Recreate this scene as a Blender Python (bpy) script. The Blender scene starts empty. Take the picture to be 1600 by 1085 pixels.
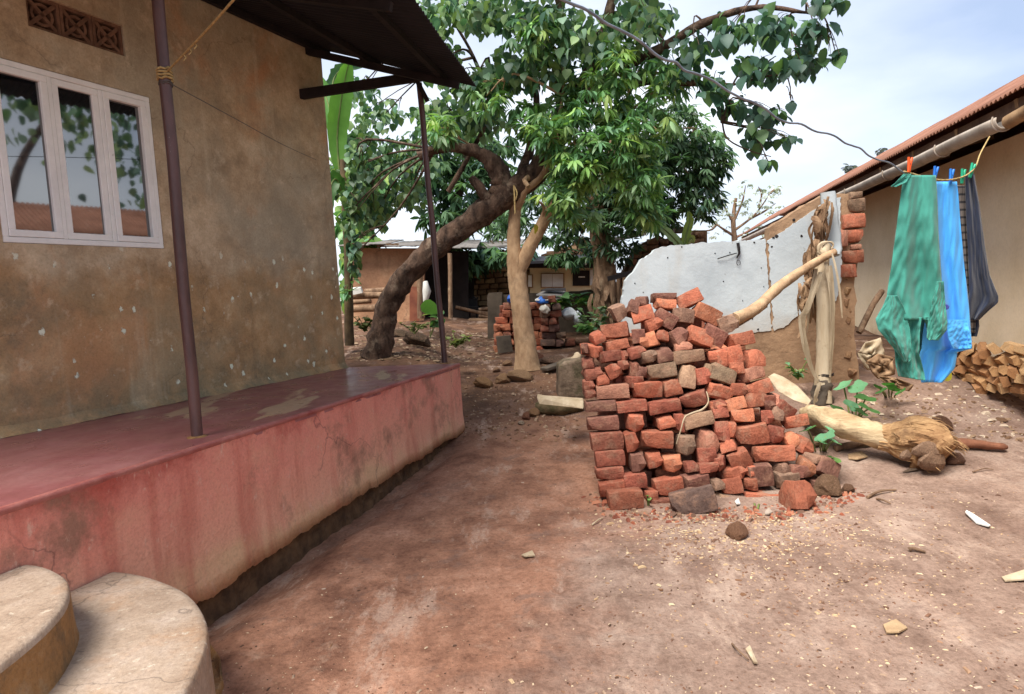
import bpy, bmesh, math, random
import numpy as np
from mathutils import Vector, Matrix, Euler, noise as mnoise

random.seed(7); RNG = np.random.default_rng(11)
SC = bpy.context.scene
COL = SC.collection

# ------------------------------------------------------------------ camera
FPX = 1050.0; PITCH = math.atan(87 / FPX); ROLL = math.radians(3.3); EYE = 1.55
cF = Vector((0, math.cos(PITCH), -math.sin(PITCH))); r0 = Vector((1, 0, 0)); u0 = Vector((0, math.sin(PITCH), math.cos(PITCH)))
cR = math.cos(ROLL) * r0 - math.sin(ROLL) * u0
cU = math.sin(ROLL) * r0 + math.cos(ROLL) * u0
cP = Vector((0, 0, EYE))
cam_d = bpy.data.cameras.new('camera'); cam = bpy.data.objects.new('camera', cam_d); COL.objects.link(cam)
cam_d.sensor_width = 36; cam_d.lens = 36 * FPX / 1600; cam_d.clip_end = 2000; cam_d.clip_start = 0.05
cam.matrix_world = Matrix.Translation(cP) @ Matrix((cR, cU, -cF)).transposed().to_4x4()
SC.camera = cam

# ------------------------------------------------------------------ sky, sun, exposure
SUN_EL, SUN_AZ = math.radians(61), math.radians(218)      # high veiled sun, behind the viewer
w = bpy.data.worlds.new('World'); SC.world = w; w.use_nodes = True
nt = w.node_tree; nt.nodes.clear()
def wn(t, **k):
    n = nt.nodes.new(t)
    for a, b in k.items(): setattr(n, a, b)
    return n
sky = wn('ShaderNodeTexSky', sky_type='NISHITA', sun_disc=False); sky.sun_elevation = SUN_EL; sky.sun_rotation = SUN_AZ
bg1 = wn('ShaderNodeBackground'); bg1.inputs[1].default_value = 0.12
bg2 = wn('ShaderNodeBackground'); bg2.inputs[1].default_value = 0.53
tc = wn('ShaderNodeTexCoord'); mp = wn('ShaderNodeMapping'); mp.inputs['Scale'].default_value = (1, 1, 2.6); mp.inputs['Location'].default_value = (.35, .2, .1)
nz = wn('ShaderNodeTexNoise'); nz.inputs['Scale'].default_value = 1.35; nz.inputs['Detail'].default_value = 7; nz.inputs['Roughness'].default_value = .48
rp = wn('ShaderNodeValToRGB'); rp.color_ramp.elements[0].position = .40; rp.color_ramp.elements[0].color = (.37, .45, .62, 1)
rp.color_ramp.elements[1].position = .68; rp.color_ramp.elements[1].color = (.96, .98, 1.02, 1)
mx = wn('ShaderNodeMixShader'); mx.inputs[0].default_value = .86
wo = wn('ShaderNodeOutputWorld')
L = nt.links.new
L(tc.outputs['Generated'], mp.inputs[0]); L(mp.outputs[0], nz.inputs['Vector']); L(nz.outputs[0], rp.inputs[0]); L(rp.outputs[0], bg2.inputs[0])
L(sky.outputs[0], bg1.inputs[0]); L(bg1.outputs[0], mx.inputs[1]); L(bg2.outputs[0], mx.inputs[2]); L(mx.outputs[0], wo.inputs[0])
sl = bpy.data.lights.new('sun', 'SUN'); sun = bpy.data.objects.new('sun', sl); COL.objects.link(sun)
sl.energy = 2.9; sl.angle = math.radians(36); sl.color = (1, .95, .87)
sdir = Vector((math.sin(SUN_AZ) * math.cos(SUN_EL), math.cos(SUN_AZ) * math.cos(SUN_EL), math.sin(SUN_EL)))
sun.rotation_euler = sdir.to_track_quat('Z', 'Y').to_euler()
SC.view_settings.view_transform = 'Standard'; SC.view_settings.look = 'None'; SC.view_settings.gamma = 1
SC.view_settings.use_curve_mapping = False; SC.view_settings.exposure = 1.42
SC.cycles.max_bounces = 9; SC.cycles.diffuse_bounces = 6; SC.cycles.use_denoising = True

# ------------------------------------------------------------------ measuring helpers
def ray(x, y): x, y = float(x), float(y); return cF + (x - 800) / FPX * cR + (542.5 - y) / FPX * cU
def at(x, y, Y): d = ray(x, y); return cP + d * (float(Y) / d.y)               # point of the picture at distance Y
def onz(x, y, z): d = ray(x, y); return cP + d * ((z - EYE) / d.z)      # ... at height z
def onpl(x, y, p, n): d = ray(x, y); return cP + d * ((p - cP).dot(n) / d.dot(n))
def pxof(p):
    v = Vector(p) - cP; z = v.dot(cF); return 800 + FPX * v.dot(cR) / z, 542.5 - FPX * v.dot(cU) / z

# ------------------------------------------------------------------ materials
def srgb(r, g, b, k=1.0):
    f = lambda c: ((c / 255) / 12.92 if c <= 10.3 else (((c / 255) + .055) / 1.055) ** 2.4) * k
    return (f(r), f(g), f(b), 1)
class Mat:
    def __init__(s, name, rough=.85, spec=.3):
        s.m = bpy.data.materials.new(name); s.m.use_nodes = True; s.t = s.m.node_tree
        s.b = s.t.nodes['Principled BSDF']; s.b.inputs['Roughness'].default_value = rough
        s.b.inputs['Specular IOR Level'].default_value = spec
        s.co = s.n('ShaderNodeTexCoord').outputs['Object']; s.c = None; s.h = None
    def n(s, t, **k):
        x = s.t.nodes.new(t)
        for a, b in k.items(): setattr(x, a, b)
        return x
    def l(s, a, b): s.t.links.new(a, b)
    def vec(s, sc=(1, 1, 1), off=(0, 0, 0)):
        m = s.n('ShaderNodeMapping'); m.inputs['Scale'].default_value = sc; m.inputs['Location'].default_value = off
        s.l(s.co, m.inputs[0]); return m.outputs[0]
    def noise(s, scale=5, detail=6, rough=.6, sc=(1, 1, 1), off=(0, 0, 0), dist=0):
        x = s.n('ShaderNodeTexNoise'); s.l(s.vec(sc, off), x.inputs['Vector'])
        x.inputs['Scale'].default_value = scale; x.inputs['Detail'].default_value = detail
        x.inputs['Roughness'].default_value = rough; x.inputs['Distortion'].default_value = dist
        return x.outputs[0]
    def voro(s, scale=5, feat='F1', sc=(1, 1, 1)):
        x = s.n('ShaderNodeTexVoronoi', feature=feat); s.l(s.vec(sc), x.inputs['Vector']); x.inputs['Scale'].default_value = scale
        return x.outputs['Distance']
    def ramp(s, fac, *st):
        x = s.n('ShaderNodeValToRGB'); e = x.color_ramp.elements
        while len(e) < len(st): e.new(.5)
        for i, (p, c) in enumerate(st):
            e[i].position = p; e[i].color = c if isinstance(c, tuple) else (c, c, c, 1)
        s.l(fac, x.inputs[0]); return x.outputs[0]
    def math(s, op, a, b=None):
        x = s.n('ShaderNodeMath', operation=op)
        for i, v in enumerate((a, b)):
            if v is None: continue
            if isinstance(v, (int, float)): x.inputs[i].default_value = v
            else: s.l(v, x.inputs[i])
        return x.outputs[0]
    def mix(s, fac, a, b, bt='MIX'):
        x = s.n('ShaderNodeMix', data_type='RGBA', blend_type=bt)
        for i, v in ((0, fac), (6, a), (7, b)):
            if isinstance(v, (int, float)): x.inputs[i].default_value = v
            elif isinstance(v, tuple): x.inputs[i].default_value = v
            else: s.l(v, x.inputs[i])
        return x.outputs[2]
    def axis(s, i):
        x = s.n('ShaderNodeSeparateXYZ'); s.l(s.co, x.inputs[0]); return x.outputs[i]
    def col(s, c):
        if isinstance(c, tuple): s.b.inputs['Base Color'].default_value = c
        else: s.l(c, s.b.inputs['Base Color'])
    def bump(s, h, dist=.01, st=.6):
        x = s.n('ShaderNodeBump'); x.inputs['Distance'].default_value = dist; x.inputs['Strength'].default_value = st
        s.l(h, x.inputs['Height']); s.l(x.outputs[0], s.b.inputs['Normal'])
    def grain(s, c, scale=70, amt=.35, sc=(1, 1, 1)):      # fine speckle of light and dark grit
        g = s.noise(scale, 4, .75, sc, (1.7, 3.1, .4)); h = s.noise(scale * 3.7, 3, .7, sc, (5.2, .3, 2.2))
        c = s.mix(s.ramp(g, (.36, amt), (.5, 0.0)), c, s.mix(1.0, c, (.55, .52, .5, 1), 'MULTIPLY'))
        c = s.mix(s.ramp(g, (.54, 0.0), (.7, amt * .9)), c, s.mix(1.0, c, (1.4, 1.38, 1.34, 1), 'MULTIPLY'))
        return s.mix(s.ramp(h, (.60, 0.0), (.72, amt * .8)), c, s.mix(1.0, c, (.6, .58, .56, 1), 'MULTIPLY'))
    def crack(s, c, scale=2.0, col=(.08, .06, .05, 1), amt=.6, width=.012):
        x = s.n('ShaderNodeTexVoronoi', feature='DISTANCE_TO_EDGE'); v = s.n('ShaderNodeVectorMath', operation='ADD')
        nn = s.n('ShaderNodeTexNoise'); s.l(s.co, nn.inputs['Vector']); nn.inputs['Scale'].default_value = 3.0; nn.inputs['Detail'].default_value = 6
        q = s.n('ShaderNodeVectorMath', operation='SCALE'); s.l(nn.outputs['Color'], q.inputs[0]); q.inputs['Scale'].default_value = .5
        s.l(s.co, v.inputs[0]); s.l(q.outputs[0], v.inputs[1]); s.l(v.outputs[0], x.inputs['Vector']); x.inputs['Scale'].default_value = scale
        f = s.math('MULTIPLY', s.ramp(x.outputs['Distance'], (0.0, amt), (width, 0.0)), s.ramp(s.noise(1.4, 3, .5, off=(8, 8, 3)), (.46, 0.0), (.58, 1.0)))
        return s.mix(f, c, col)
    def rough(s, v): s.l(v, s.b.inputs['Roughness'])
def simple(name, c1, c2, scale=6, rough=.85, bump=.006, bscale=30, spec=.3, sc=(1, 1, 1)):
    m = Mat(name, rough, spec)
    f = m.noise(scale, 7, .62, sc)
    m.col(m.ramp(f, (.34, c1), (.66, c2)))
    if bump: m.bump(m.noise(bscale, 6, .65, sc), bump, .7)
    return m.m
def tinted(name, rough=.9, bump=.008, bscale=45, spots=None):      # colour comes from the object itself (obj.color)
    m = Mat(name, rough, .25)
    oi = m.n('ShaderNodeObjectInfo')
    add = m.n('ShaderNodeVectorMath', operation='ADD'); m.l(m.co, add.inputs[0])
    cmb = m.n('ShaderNodeCombineXYZ'); r7 = m.math('MULTIPLY', oi.outputs['Random'], 37.0)
    for i in range(3): m.l(r7, cmb.inputs[i])
    m.l(cmb.outputs[0], add.inputs[1]); m.co = add.outputs[0]
    f = m.noise(14, 7, .65); g = m.noise(60, 4, .6)
    c = m.mix(m.ramp(f, (.3, 0.0), (.75, 1.0)), m.mix(1.0, oi.outputs['Color'], (.62, .58, .58, 1), 'MULTIPLY'), m.mix(1.0, oi.outputs['Color'], (1.22, 1.2, 1.15, 1), 'MULTIPLY'))
    c = m.mix(m.ramp(m.noise(9, 5, .7, off=(3, 1, 7)), (.50, 0.0), (.66, .65)), c, srgb(156, 120, 98))
    c = m.mix(m.ramp(m.noise(6, 6, .7, off=(9, 4, 2)), (.56, 0.0), (.70, .65)), c, m.mix(1.0, c, (.5, .46, .46, 1), 'MULTIPLY'))
    c = m.grain(c, 75, .55)
    m.col(c); m.bump(m.math('ADD', m.math('MULTIPLY', f, 1.4), m.math('MULTIPLY', g, .5)), bump, .9)
    return m.m
M = {}
M['brick'] = tinted('brick_clay', bump=.012)
M['stone'] = tinted('stone', .9, .02, 20)
M['mudbrick'] = tinted('mud_brick', .95, .008)

# -- plaster of the house with the veranda: brown wash, orange rubbed patches, grey mould, pale chips
m = Mat('weathered_plaster', .9, .2)
f1 = m.noise(.9, 8, .62, dist=.4); f2 = m.noise(2.6, 9, .72, off=(4, 2, 1)); f3 = m.noise(1.1, 7, .65, off=(9, 3, 5)); zz = m.axis(2)
up = m.ramp(f2, (.3, srgb(146, 127, 101)), (.5, srgb(188, 165, 134)), (.7, srgb(218, 199, 168)))
up = m.mix(m.ramp(m.noise(.8, 7, .65, off=(2, 6, 4)), (.46, 0.0), (.62, .7)), up, srgb(166, 158, 137))
lo = m.ramp(f2, (.3, srgb(131, 108, 79)), (.5, srgb(179, 145, 105)), (.7, srgb(203, 174, 135)))
lo = m.mix(m.ramp(f3, (.48, 0.0), (.64, .65)), lo, srgb(154, 142, 115))
band = m.math('ADD', zz, m.math('MULTIPLY', m.math('SUBTRACT', m.noise(1.9, 8, .7, off=(0, 3, 7)), .5), 1.0))
c = m.mix(m.ramp(m.math('MULTIPLY', band, .25), (.44, 0.0), (.50, 1.0)), lo, up)
c = m.mix(m.ramp(f1, (.54, 0.0), (.66, .6)), c, srgb(204, 150, 107))
c = m.mix(m.ramp(m.noise(1.3, 8, .7, off=(3, 1, 12)), (.56, 0.0), (.68, .6)), c, srgb(123, 116, 97))
c = m.mix(m.ramp(m.noise(7, 8, .72, off=(1, 5, 2)), (.56, 0.0), (.72, .5)), c, srgb(231, 215, 187))
zlow = m.math('ADD', zz, m.math('MULTIPLY', m.noise(1.3, 5, .6), .6))
grime = m.math('MULTIPLY', m.ramp(m.math('MULTIPLY', zlow, .25), (.24, 0.8), (.36, 0.0)), m.ramp(m.noise(4, 7, .7, off=(7, 7, 0)), (.42, 0.0), (.56, 1.0)))
c = m.mix(grime, c, srgb(119, 114, 92))
st = m.noise(3.6, 6, .62, sc=(1, 1, .07), off=(2, 0, 0))
c = m.mix(m.ramp(st, (.60, 0.0), (.72, .35)), c, srgb(217, 206, 179)); c = m.mix(m.ramp(st, (.28, .35), (.38, 0.0)), c, srgb(113, 100, 79))
chn = m.math('ADD', m.voro(7.5, sc=(1, 1, .7)), m.math('MULTIPLY', m.math('SUBTRACT', m.noise(26, 5, .75), .5), .5))
chips = m.math('MULTIPLY', m.ramp(chn, (.12, 1.0), (.15, 0.0)), m.ramp(m.noise(2.4, 5, .65, off=(3, 8, 1)), (.42, 0.0), (.48, 1.0)))
chips = m.math('MULTIPLY', chips, m.ramp(m.math('MULTIPLY', zz, .25), (.49, 1.0), (.53, 0.0)))
c = m.mix(chips, c, srgb(234, 238, 217))
c = m.grain(m.crack(c, .9, (.1, .08, .06, 1), .5, .005), 55, .32)
m.col(c); m.bump(m.math('SUBTRACT', m.math('ADD', f2, m.math('MULTIPLY', m.noise(24, 6, .7), .5)), m.math('MULTIPLY', chips, .5)), .014, .7); M['plaster'] = m.m

# -- red-oxide veranda: face worn to pink and bare cement at the foot, polished floor
m = Mat('red_oxide_face', .6, .35)
zz = m.axis(2); f = m.noise(2.2, 8, .65); st = m.noise(4.5, 5, .6, sc=(1, 1, .12))
hz = m.math('ADD', zz, m.math('MULTIPLY', m.math('SUBTRACT', m.noise(1.6, 6, .65, off=(2, 2, 2)), .5), .7))
c = m.ramp(hz, (.02, srgb(212, 172, 136)), (.16, srgb(222, 164, 138)), (.45, srgb(222, 150, 130)), (.72, srgb(212, 134, 118)), (.84, srgb(166, 78, 68)))
c = m.mix(m.ramp(st, (.50, 0.0), (.66, .5)), c, srgb(176, 86, 72))
c = m.mix(m.ramp(f, (.55, 0.0), (.7, .6)), c, srgb(214, 160, 132))
c = m.mix(m.ramp(m.noise(1.7, 7, .7, off=(5, 1, 9)), (.54, 0.0), (.66, .75)), c, srgb(128, 98, 80))
c = m.mix(m.ramp(m.noise(11, 6, .75, sc=(1, 1, .45), off=(3, 0, 8)), (.60, 0.0), (.66, .6)), c, srgb(214, 176, 156))
c = m.grain(m.crack(c, .9, (.1, .05, .045, 1), .6, .006), 60, .3)
m.col(c); m.bump(m.math('ADD', m.noise(18, 6, .7), m.math('MULTIPLY', m.noise(5, 5, .6), 1.2)), .012, .6); M['red_face'] = m.m
m = Mat('red_oxide_floor', .35, .5)
f = m.noise(2.0, 8, .65, sc=(1, .5, 1)); g = m.noise(.9, 6, .6, off=(3, 6, 2))
c = m.ramp(f, (.3, srgb(124, 70, 70)), (.5, srgb(144, 86, 86)), (.7, srgb(164, 112, 110)))
wear = m.ramp(m.noise(1.5, 7, .6, sc=(1.6, .5, 1), off=(1.2, 7.1, 0)), (.60, 0.0), (.64, .85))
c = m.mix(wear, c, srgb(186, 156, 126))
c = m.mix(m.ramp(g, (.55, 0.0), (.75, .5)), c, srgb(160, 110, 104))
c = m.grain(c, 45, .25)
m.col(c); m.rough(m.ramp(m.noise(5, 5, .6), (.3, .22), (.7, .5))); m.bump(m.noise(10, 5, .6), .003, .5); M['red_floor'] = m.m
M['red_edge'] = simple('red_oxide_edge', srgb(170, 110, 100), srgb(140, 66, 62), 5, .45)
M['cement'] = simple('step_cement', srgb(150, 122, 90), srgb(186, 166, 136), 3.2, .8, .01, 22)
m = Mat('step_cement_top', .85, .25)
c = m.ramp(m.noise(3, 8, .7), (.32, srgb(138, 116, 98)), (.5, srgb(162, 142, 124)), (.7, srgb(178, 160, 146)))
c = m.mix(m.ramp(m.noise(7, 7, .7, sc=(1, 1.8, 1), off=(4, 4, 0)), (.62, 0.0), (.70, .7)), c, srgb(104, 90, 78))
c = m.mix(m.ramp(m.noise(1.5, 6, .65, off=(1, 9, 0)), (.5, 0.0), (.64, .6)), c, srgb(158, 114, 74))
c = m.mix(m.ramp(m.noise(16, 6, .7, off=(2, 2, 0)), (.60, 0.0), (.66, .7)), c, srgb(190, 178, 160))
c = m.grain(m.crack(c, 1.6, (.09, .07, .055, 1), .6, .01), 60, .45)
m.col(c); m.bump(m.math('ADD', m.noise(9, 6, .7), m.noise(70, 4, .7)), .008, .6); M['step'] = m.m
m = Mat('step_cement_side', .9, .2)
c = m.ramp(m.noise(2.4, 8, .7), (.34, srgb(120, 98, 74)), (.52, srgb(158, 118, 76)), (.68, srgb(172, 148, 118)))
c = m.mix(m.ramp(m.noise(5, 7, .7, sc=(1, 1, .6), off=(7, 4, 0)), (.54, 0.0), (.66, .7)), c, srgb(96, 82, 66))
c = m.grain(c, 55, .4); m.col(c); m.bump(m.math('ADD', m.noise(14, 7, .75), m.noise(60, 4, .7)), .016, .8); M['cement'] = m.m
M['foundation'] = simple('rubble_foundation', srgb(70, 52, 38), srgb(112, 86, 62), 9, .95, .03, 14)
m = Mat('white_paint', .5, .4)
c = m.ramp(m.noise(6, 7, .7), (.3, srgb(232, 234, 232)), (.6, srgb(246, 247, 244)))
c = m.mix(m.ramp(m.noise(16, 6, .7), (.66, 0.0), (.74, .5)), c, srgb(160, 150, 138)); m.col(c); m.bump(m.noise(30, 4), .002); M['white_paint'] = m.m
m = Mat('window_glass', .03, 1.0); m.col((.006, .008, .011, 1)); m.b.inputs['IOR'].default_value = 2.0; M['glass'] = m.m
m = Mat('brown_paint_pipe', .45, .5)
c = m.ramp(m.noise(7, 7, .65, sc=(1, 1, .3)), (.35, srgb(62, 40, 38)), (.6, srgb(92, 64, 60)))
c = m.mix(m.ramp(m.noise(40, 4, .7, off=(2, 1, 4)), (.68, 0.0), (.73, .9)), c, srgb(176, 160, 148)); m.col(c); m.bump(m.noise(30, 5), .002); M['pipe'] = m.m
M['dark_metal'] = simple('near_black_iron_sheet', srgb(24, 23, 27), srgb(34, 32, 38), 3, .7, .002)  # iron sheet in one near-black tone throughout
M['dark_wood'] = simple('dark_timber', srgb(28, 24, 25), srgb(44, 38, 38), 6, .9, .006, 25, sc=(1, 1, 1))
M['vent'] = simple('clay_vent', srgb(94, 68, 54), srgb(130, 98, 78), 12, .9, .006)
M['rope'] = simple('sisal_rope', srgb(140, 116, 74), srgb(184, 160, 110), 40, .9, .003, 120)
M['wire'] = simple('grey_wire', srgb(70, 66, 64), srgb(100, 96, 92), 20, .6, 0)
M['cable'] = simple('pale_cable', srgb(96, 104, 116), srgb(134, 142, 154), 8, .5, 0)

# -- ground: red earth on the trodden path, pale sandy soil to the right
m = Mat('earth', .95, .15)
x, y = m.axis(0), m.axis(1)
big = m.noise(.7, 7, .62); mid = m.noise(2.6, 8, .68, off=(3, 3, 0)); fine = m.noise(26, 7, .72); mid2 = m.noise(5.5, 7, .7, off=(8, 1, 0))
red = m.ramp(mid, (.32, srgb(112, 78, 63)), (.5, srgb(152, 111, 90)), (.68, srgb(178, 137, 115)))
tan = m.ramp(mid, (.3, srgb(118, 95, 83)), (.5, srgb(146, 122, 108)), (.7, srgb(166, 145, 131)))
edge = m.math('ADD', m.math('ADD', x, m.math('MULTIPLY', y, -.30)), m.math('MULTIPLY', m.math('SUBTRACT', big, .5), 3.2))
edge = m.math('ADD', edge, m.math('MULTIPLY', m.math('SUBTRACT', mid2, .5), .9))
c = m.mix(m.ramp(m.math('ADD', m.math('MULTIPLY', edge, .2), .5), (.25, 0.0), (.40, 1.0)), red, tan)
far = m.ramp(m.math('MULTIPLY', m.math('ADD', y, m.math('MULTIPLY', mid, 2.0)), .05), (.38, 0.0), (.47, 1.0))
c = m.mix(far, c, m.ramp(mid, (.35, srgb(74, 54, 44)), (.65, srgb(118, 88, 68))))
c = m.mix(m.ramp(m.noise(1.6, 7, .65, off=(5, 9, 0)), (.55, 0.0), (.7, .6)), c, srgb(116, 90, 78))
c = m.mix(m.ramp(mid2, (.58, 0.0), (.74, .55)), c, srgb(176, 150, 130))
c = m.mix(m.ramp(fine, (.36, .5), (.5, 0.0)), c, m.mix(1.0, c, (.6, .56, .54, 1), 'MULTIPLY'))
c = m.mix(m.ramp(m.noise(3.4, 7, .7, off=(1, 4, 0), dist=.6), (.57, 0.0), (.66, .55)), c, srgb(120, 98, 88))
c = m.mix(m.ramp(m.noise(2.1, 8, .72, sc=(1.6, .6, 1), off=(6, 2, 0)), (.56, 0.0), (.64, .5)), c, srgb(184, 160, 143))
sw = m.noise(2.6, 7, .7, sc=(1.5, .28, 1), off=(2, 8, 0), dist=.5)
c = m.mix(m.ramp(sw, (.55, 0.0), (.66, .5)), c, m.mix(1.0, c, (1.28, 1.27, 1.25, 1), 'MULTIPLY')); c = m.mix(m.ramp(sw, (.36, .55), (.45, 0.0)), c, m.mix(1.0, c, (.72, .68, .66, 1), 'MULTIPLY'))
c = m.grain(c, 42, .5)
m.col(c)
m.bump(m.math('ADD', m.math('MULTIPLY', fine, .5), m.math('ADD', mid2, m.math('MULTIPLY', m.noise(90, 4, .7), .2))), .03, .8); M['earth'] = m.m
M['chips'] = tinted('chips', .9, .002)

# -- ruined wall, right-hand house and the huts behind
m = Mat('white_limewash', .8, .25)
c = m.ramp(m.noise(1.6, 7, .62), (.3, srgb(162, 169, 172)), (.6, srgb(184, 191, 193)))
c = m.mix(m.ramp(m.noise(3, 6, .6, sc=(1, 1, .2), off=(4, 0, 2)), (.56, 0.0), (.72, .4)), c, srgb(172, 160, 142))
c = m.mix(m.ramp(m.noise(2.1, 8, .7, off=(7, 3, 3)), (.58, 0.0), (.72, .35)), c, srgb(160, 154, 144))
c = m.mix(m.ramp(m.noise(9, 5, .7, off=(2, 5, 5)), (.70, 0.0), (.73, .7)), c, srgb(110, 94, 78))
lowz = m.math('ADD', m.axis(2), m.math('MULTIPLY', m.noise(2.4, 6, .7), .7))
c = m.mix(m.ramp(m.math('MULTIPLY', lowz, .3), (.36, .65), (.48, 0.0)), c, srgb(160, 138, 112))
m.col(c); m.bump(m.noise(10, 7, .7), .012, .5); M['limewash'] = m.m
M['mud'] = simple('brown_mud_plaster', srgb(122, 96, 74), srgb(166, 134, 104), 2.6, .95, .02, 12)
M['mortar'] = simple('mud_mortar', srgb(140, 112, 84), srgb(176, 150, 116), 9, .95, .02, 20)
m = Mat('ochre_plaster', .9, .2)
c = m.ramp(m.noise(1.3, 8, .65), (.32, srgb(220, 198, 162)), (.6, srgb(234, 215, 184)))
c = m.mix(m.ramp(m.math('ADD', m.axis(2), m.math('MULTIPLY', m.noise(2, 5), .8)), (.75, .7), (1.0, 0.0)), c, srgb(180, 128, 88))
c = m.grain(c, 30, .15)
m.col(c); m.bump(m.noise(14, 6), .006, .5); M['ochre'] = m.m
m = Mat('rusty_iron_sheet', .75, .3)
c = m.ramp(m.noise(2.2, 8, .65), (.3, srgb(110, 72, 54)), (.6, srgb(146, 102, 82)))
c = m.mix(m.ramp(m.noise(6, 6, .7), (.58, 0.0), (.74, .6)), c, srgb(172, 140, 122)); m.col(c); m.bump(m.noise(30, 4), .002); M['rust'] = m.m
M['gutter'] = simple('grey_gutter', srgb(150, 136, 122), srgb(182, 170, 156), 4, .6, .003)
M['old_board'] = simple('old_board', srgb(84, 62, 50), srgb(116, 90, 72), 5, .9, .006)
M['timber'] = simple('raw_timber', srgb(128, 100, 72), srgb(164, 132, 98), 8, .9, .006, 30)
m = Mat('hut_mud_plaster', .95, .15)
c = m.ramp(m.noise(1.4, 8, .7), (.32, srgb(148, 112, 88)), (.5, srgb(180, 138, 108)), (.68, srgb(200, 162, 130)))
c = m.mix(m.ramp(m.noise(2.2, 6, .65, sc=(1, 1, .3), off=(3, 1, 1)), (.54, 0.0), (.68, .6)), c, srgb(120, 92, 72)); c = m.grain(m.crack(c, .8), 14, .3)
m.col(c); m.bump(m.noise(8, 6), .02, .6); M['hut_mud'] = m.m
M['hut_dark'] = simple('room_shade_and_pocks', srgb(30, 26, 26), srgb(46, 40, 38), 4, .95, .01)  # near-black: shade of unlit interiors as colour, also the dark wall pocks
M['cream'] = simple('cream_wall', srgb(196, 178, 140), srgb(218, 202, 164), 1.6, .9, .006)
M['shutter'] = simple('white_shutter', srgb(186, 184, 178), srgb(214, 212, 206), 3, .7, .002)
M['old_tin'] = simple('old_tin_roof', srgb(92, 88, 86), srgb(132, 126, 120), 4, .6, .003)
M['grey_wall'] = simple('mouldy_cement', srgb(66, 58, 50), srgb(104, 92, 80), 2.4, .95, .012, 12)
m = Mat('mossy_concrete', .95, .15); c = m.ramp(m.noise(5, 8, .72), (.34, srgb(92, 78, 64)), (.52, srgb(128, 110, 92)), (.68, srgb(150, 132, 112)))
c = m.mix(m.ramp(m.noise(6, 6, .7, off=(4, 2, 2)), (.5, 0.0), (.62, .7)), c, srgb(70, 68, 46)); c = m.grain(c, 40, .4); m.col(c); m.bump(m.noise(12, 7, .75), .03, .8); M['lump'] = m.m
# -- vegetation
def bark(name, a, b, lo=(1, 1, .35), rough=.95, bd=.03, hl=None):
    m = Mat(name, rough, .2)
    f = m.noise(7, 8, .68, sc=lo); c = m.ramp(f, (.34, a), (.64, b))
    if hl: c = m.mix(m.ramp(m.noise(5, 6, .65, off=(3, 2, 8)), (.54, 0.0), (.68, .7)), c, hl)
    m.col(c); m.bump(m.math('ADD', f, m.math('MULTIPLY', m.noise(26, 5, .7, sc=lo), .6)), bd, .9); return m.m
M['bark_dark'] = bark('rough_bark', srgb(46, 36, 31), srgb(108, 86, 72), (1.4, 1.4, .6), hl=srgb(150, 132, 114), bd=.05)
M['bark_pale'] = bark('smooth_bark', srgb(146, 116, 88), srgb(192, 160, 126), (1, 1, .5), bd=.02, hl=srgb(126, 108, 88))
M['bark_grey'] = bark('shaggy_bark', srgb(86, 66, 52), srgb(146, 118, 94), (1, 1, .18), hl=srgb(170, 146, 120))
M['banana_dry'] = bark('dry_banana_sheath', srgb(158, 138, 110), srgb(192, 176, 150), (1, 1, .12), .8, .008, hl=srgb(134, 110, 84))
M['banana_lying'] = bark('lying_banana_sheath', srgb(150, 124, 90), srgb(204, 182, 146), (.18, .5, 1.3), .8, .02, hl=srgb(128, 100, 74))
M['banana_leafdry'] = bark('dry_banana_leaf', srgb(104, 78, 58), srgb(160, 130, 100), (1, 1, .2), .85, .006)
M['corm'] = bark('fibrous_corm', srgb(120, 86, 58), srgb(186, 150, 108), (.5, 1.6, 1.6), .95, .02, hl=srgb(96, 72, 54))
M['cutface'] = simple('cut_corm', srgb(96, 74, 58), srgb(140, 112, 90), 10, .9, .01, 30)
def leafmat(name, trans=.35, rough=.45, spec=.4):
    m = Mat(name, rough, spec)
    at_ = m.n('ShaderNodeAttribute', attribute_name='tint'); oi = m.n('ShaderNodeObjectInfo')
    c = m.mix(1.0, at_.outputs['Color'], oi.outputs['Color'], 'MULTIPLY')
    c = m.mix(m.ramp(m.noise(9, 3), (.35, .35), (.65, 0.0)), c, m.mix(1.0, c, (.6, .66, .6, 1), 'MULTIPLY'))
    m.col(c)
    tr = m.n('ShaderNodeBsdfTranslucent'); m.l(m.mix(1.0, c, (1.25, 1.35, .75, 1), 'MULTIPLY'), tr.inputs[0])
    mxs = m.n('ShaderNodeMixShader'); mxs.inputs[0].default_value = trans
    out = m.t.nodes['Material Output']; m.l(m.b.outputs[0], mxs.inputs[1]); m.l(tr.outputs[0], mxs.inputs[2]); m.l(mxs.outputs[0], out.inputs[0])
    return m.m
M['leaf'] = leafmat('leaf', .38, .5, .4)
M['leaf_matt'] = leafmat('leaf_matt', .35, .7, .2)
M['firewood'] = tinted('firewood', .9, .006)
def flat(name, c, rough=.7, spec=.3):
    m = Mat(name, rough, spec); m.col(c); return m.m
def cloth(name, a, b, rough=.9):
    m = Mat(name, rough, .15); m.b.inputs['Sheen Weight'].default_value = .2
    m.col(m.ramp(m.noise(1.6, 4, .5), (.3, a), (.7, b))); m.bump(m.math('ADD', m.noise(160, 3, .6), m.math('MULTIPLY', m.noise(9, 4, .6, sc=(1, 1, .6)), 2.0)), .003, .35); return m.m

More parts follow.
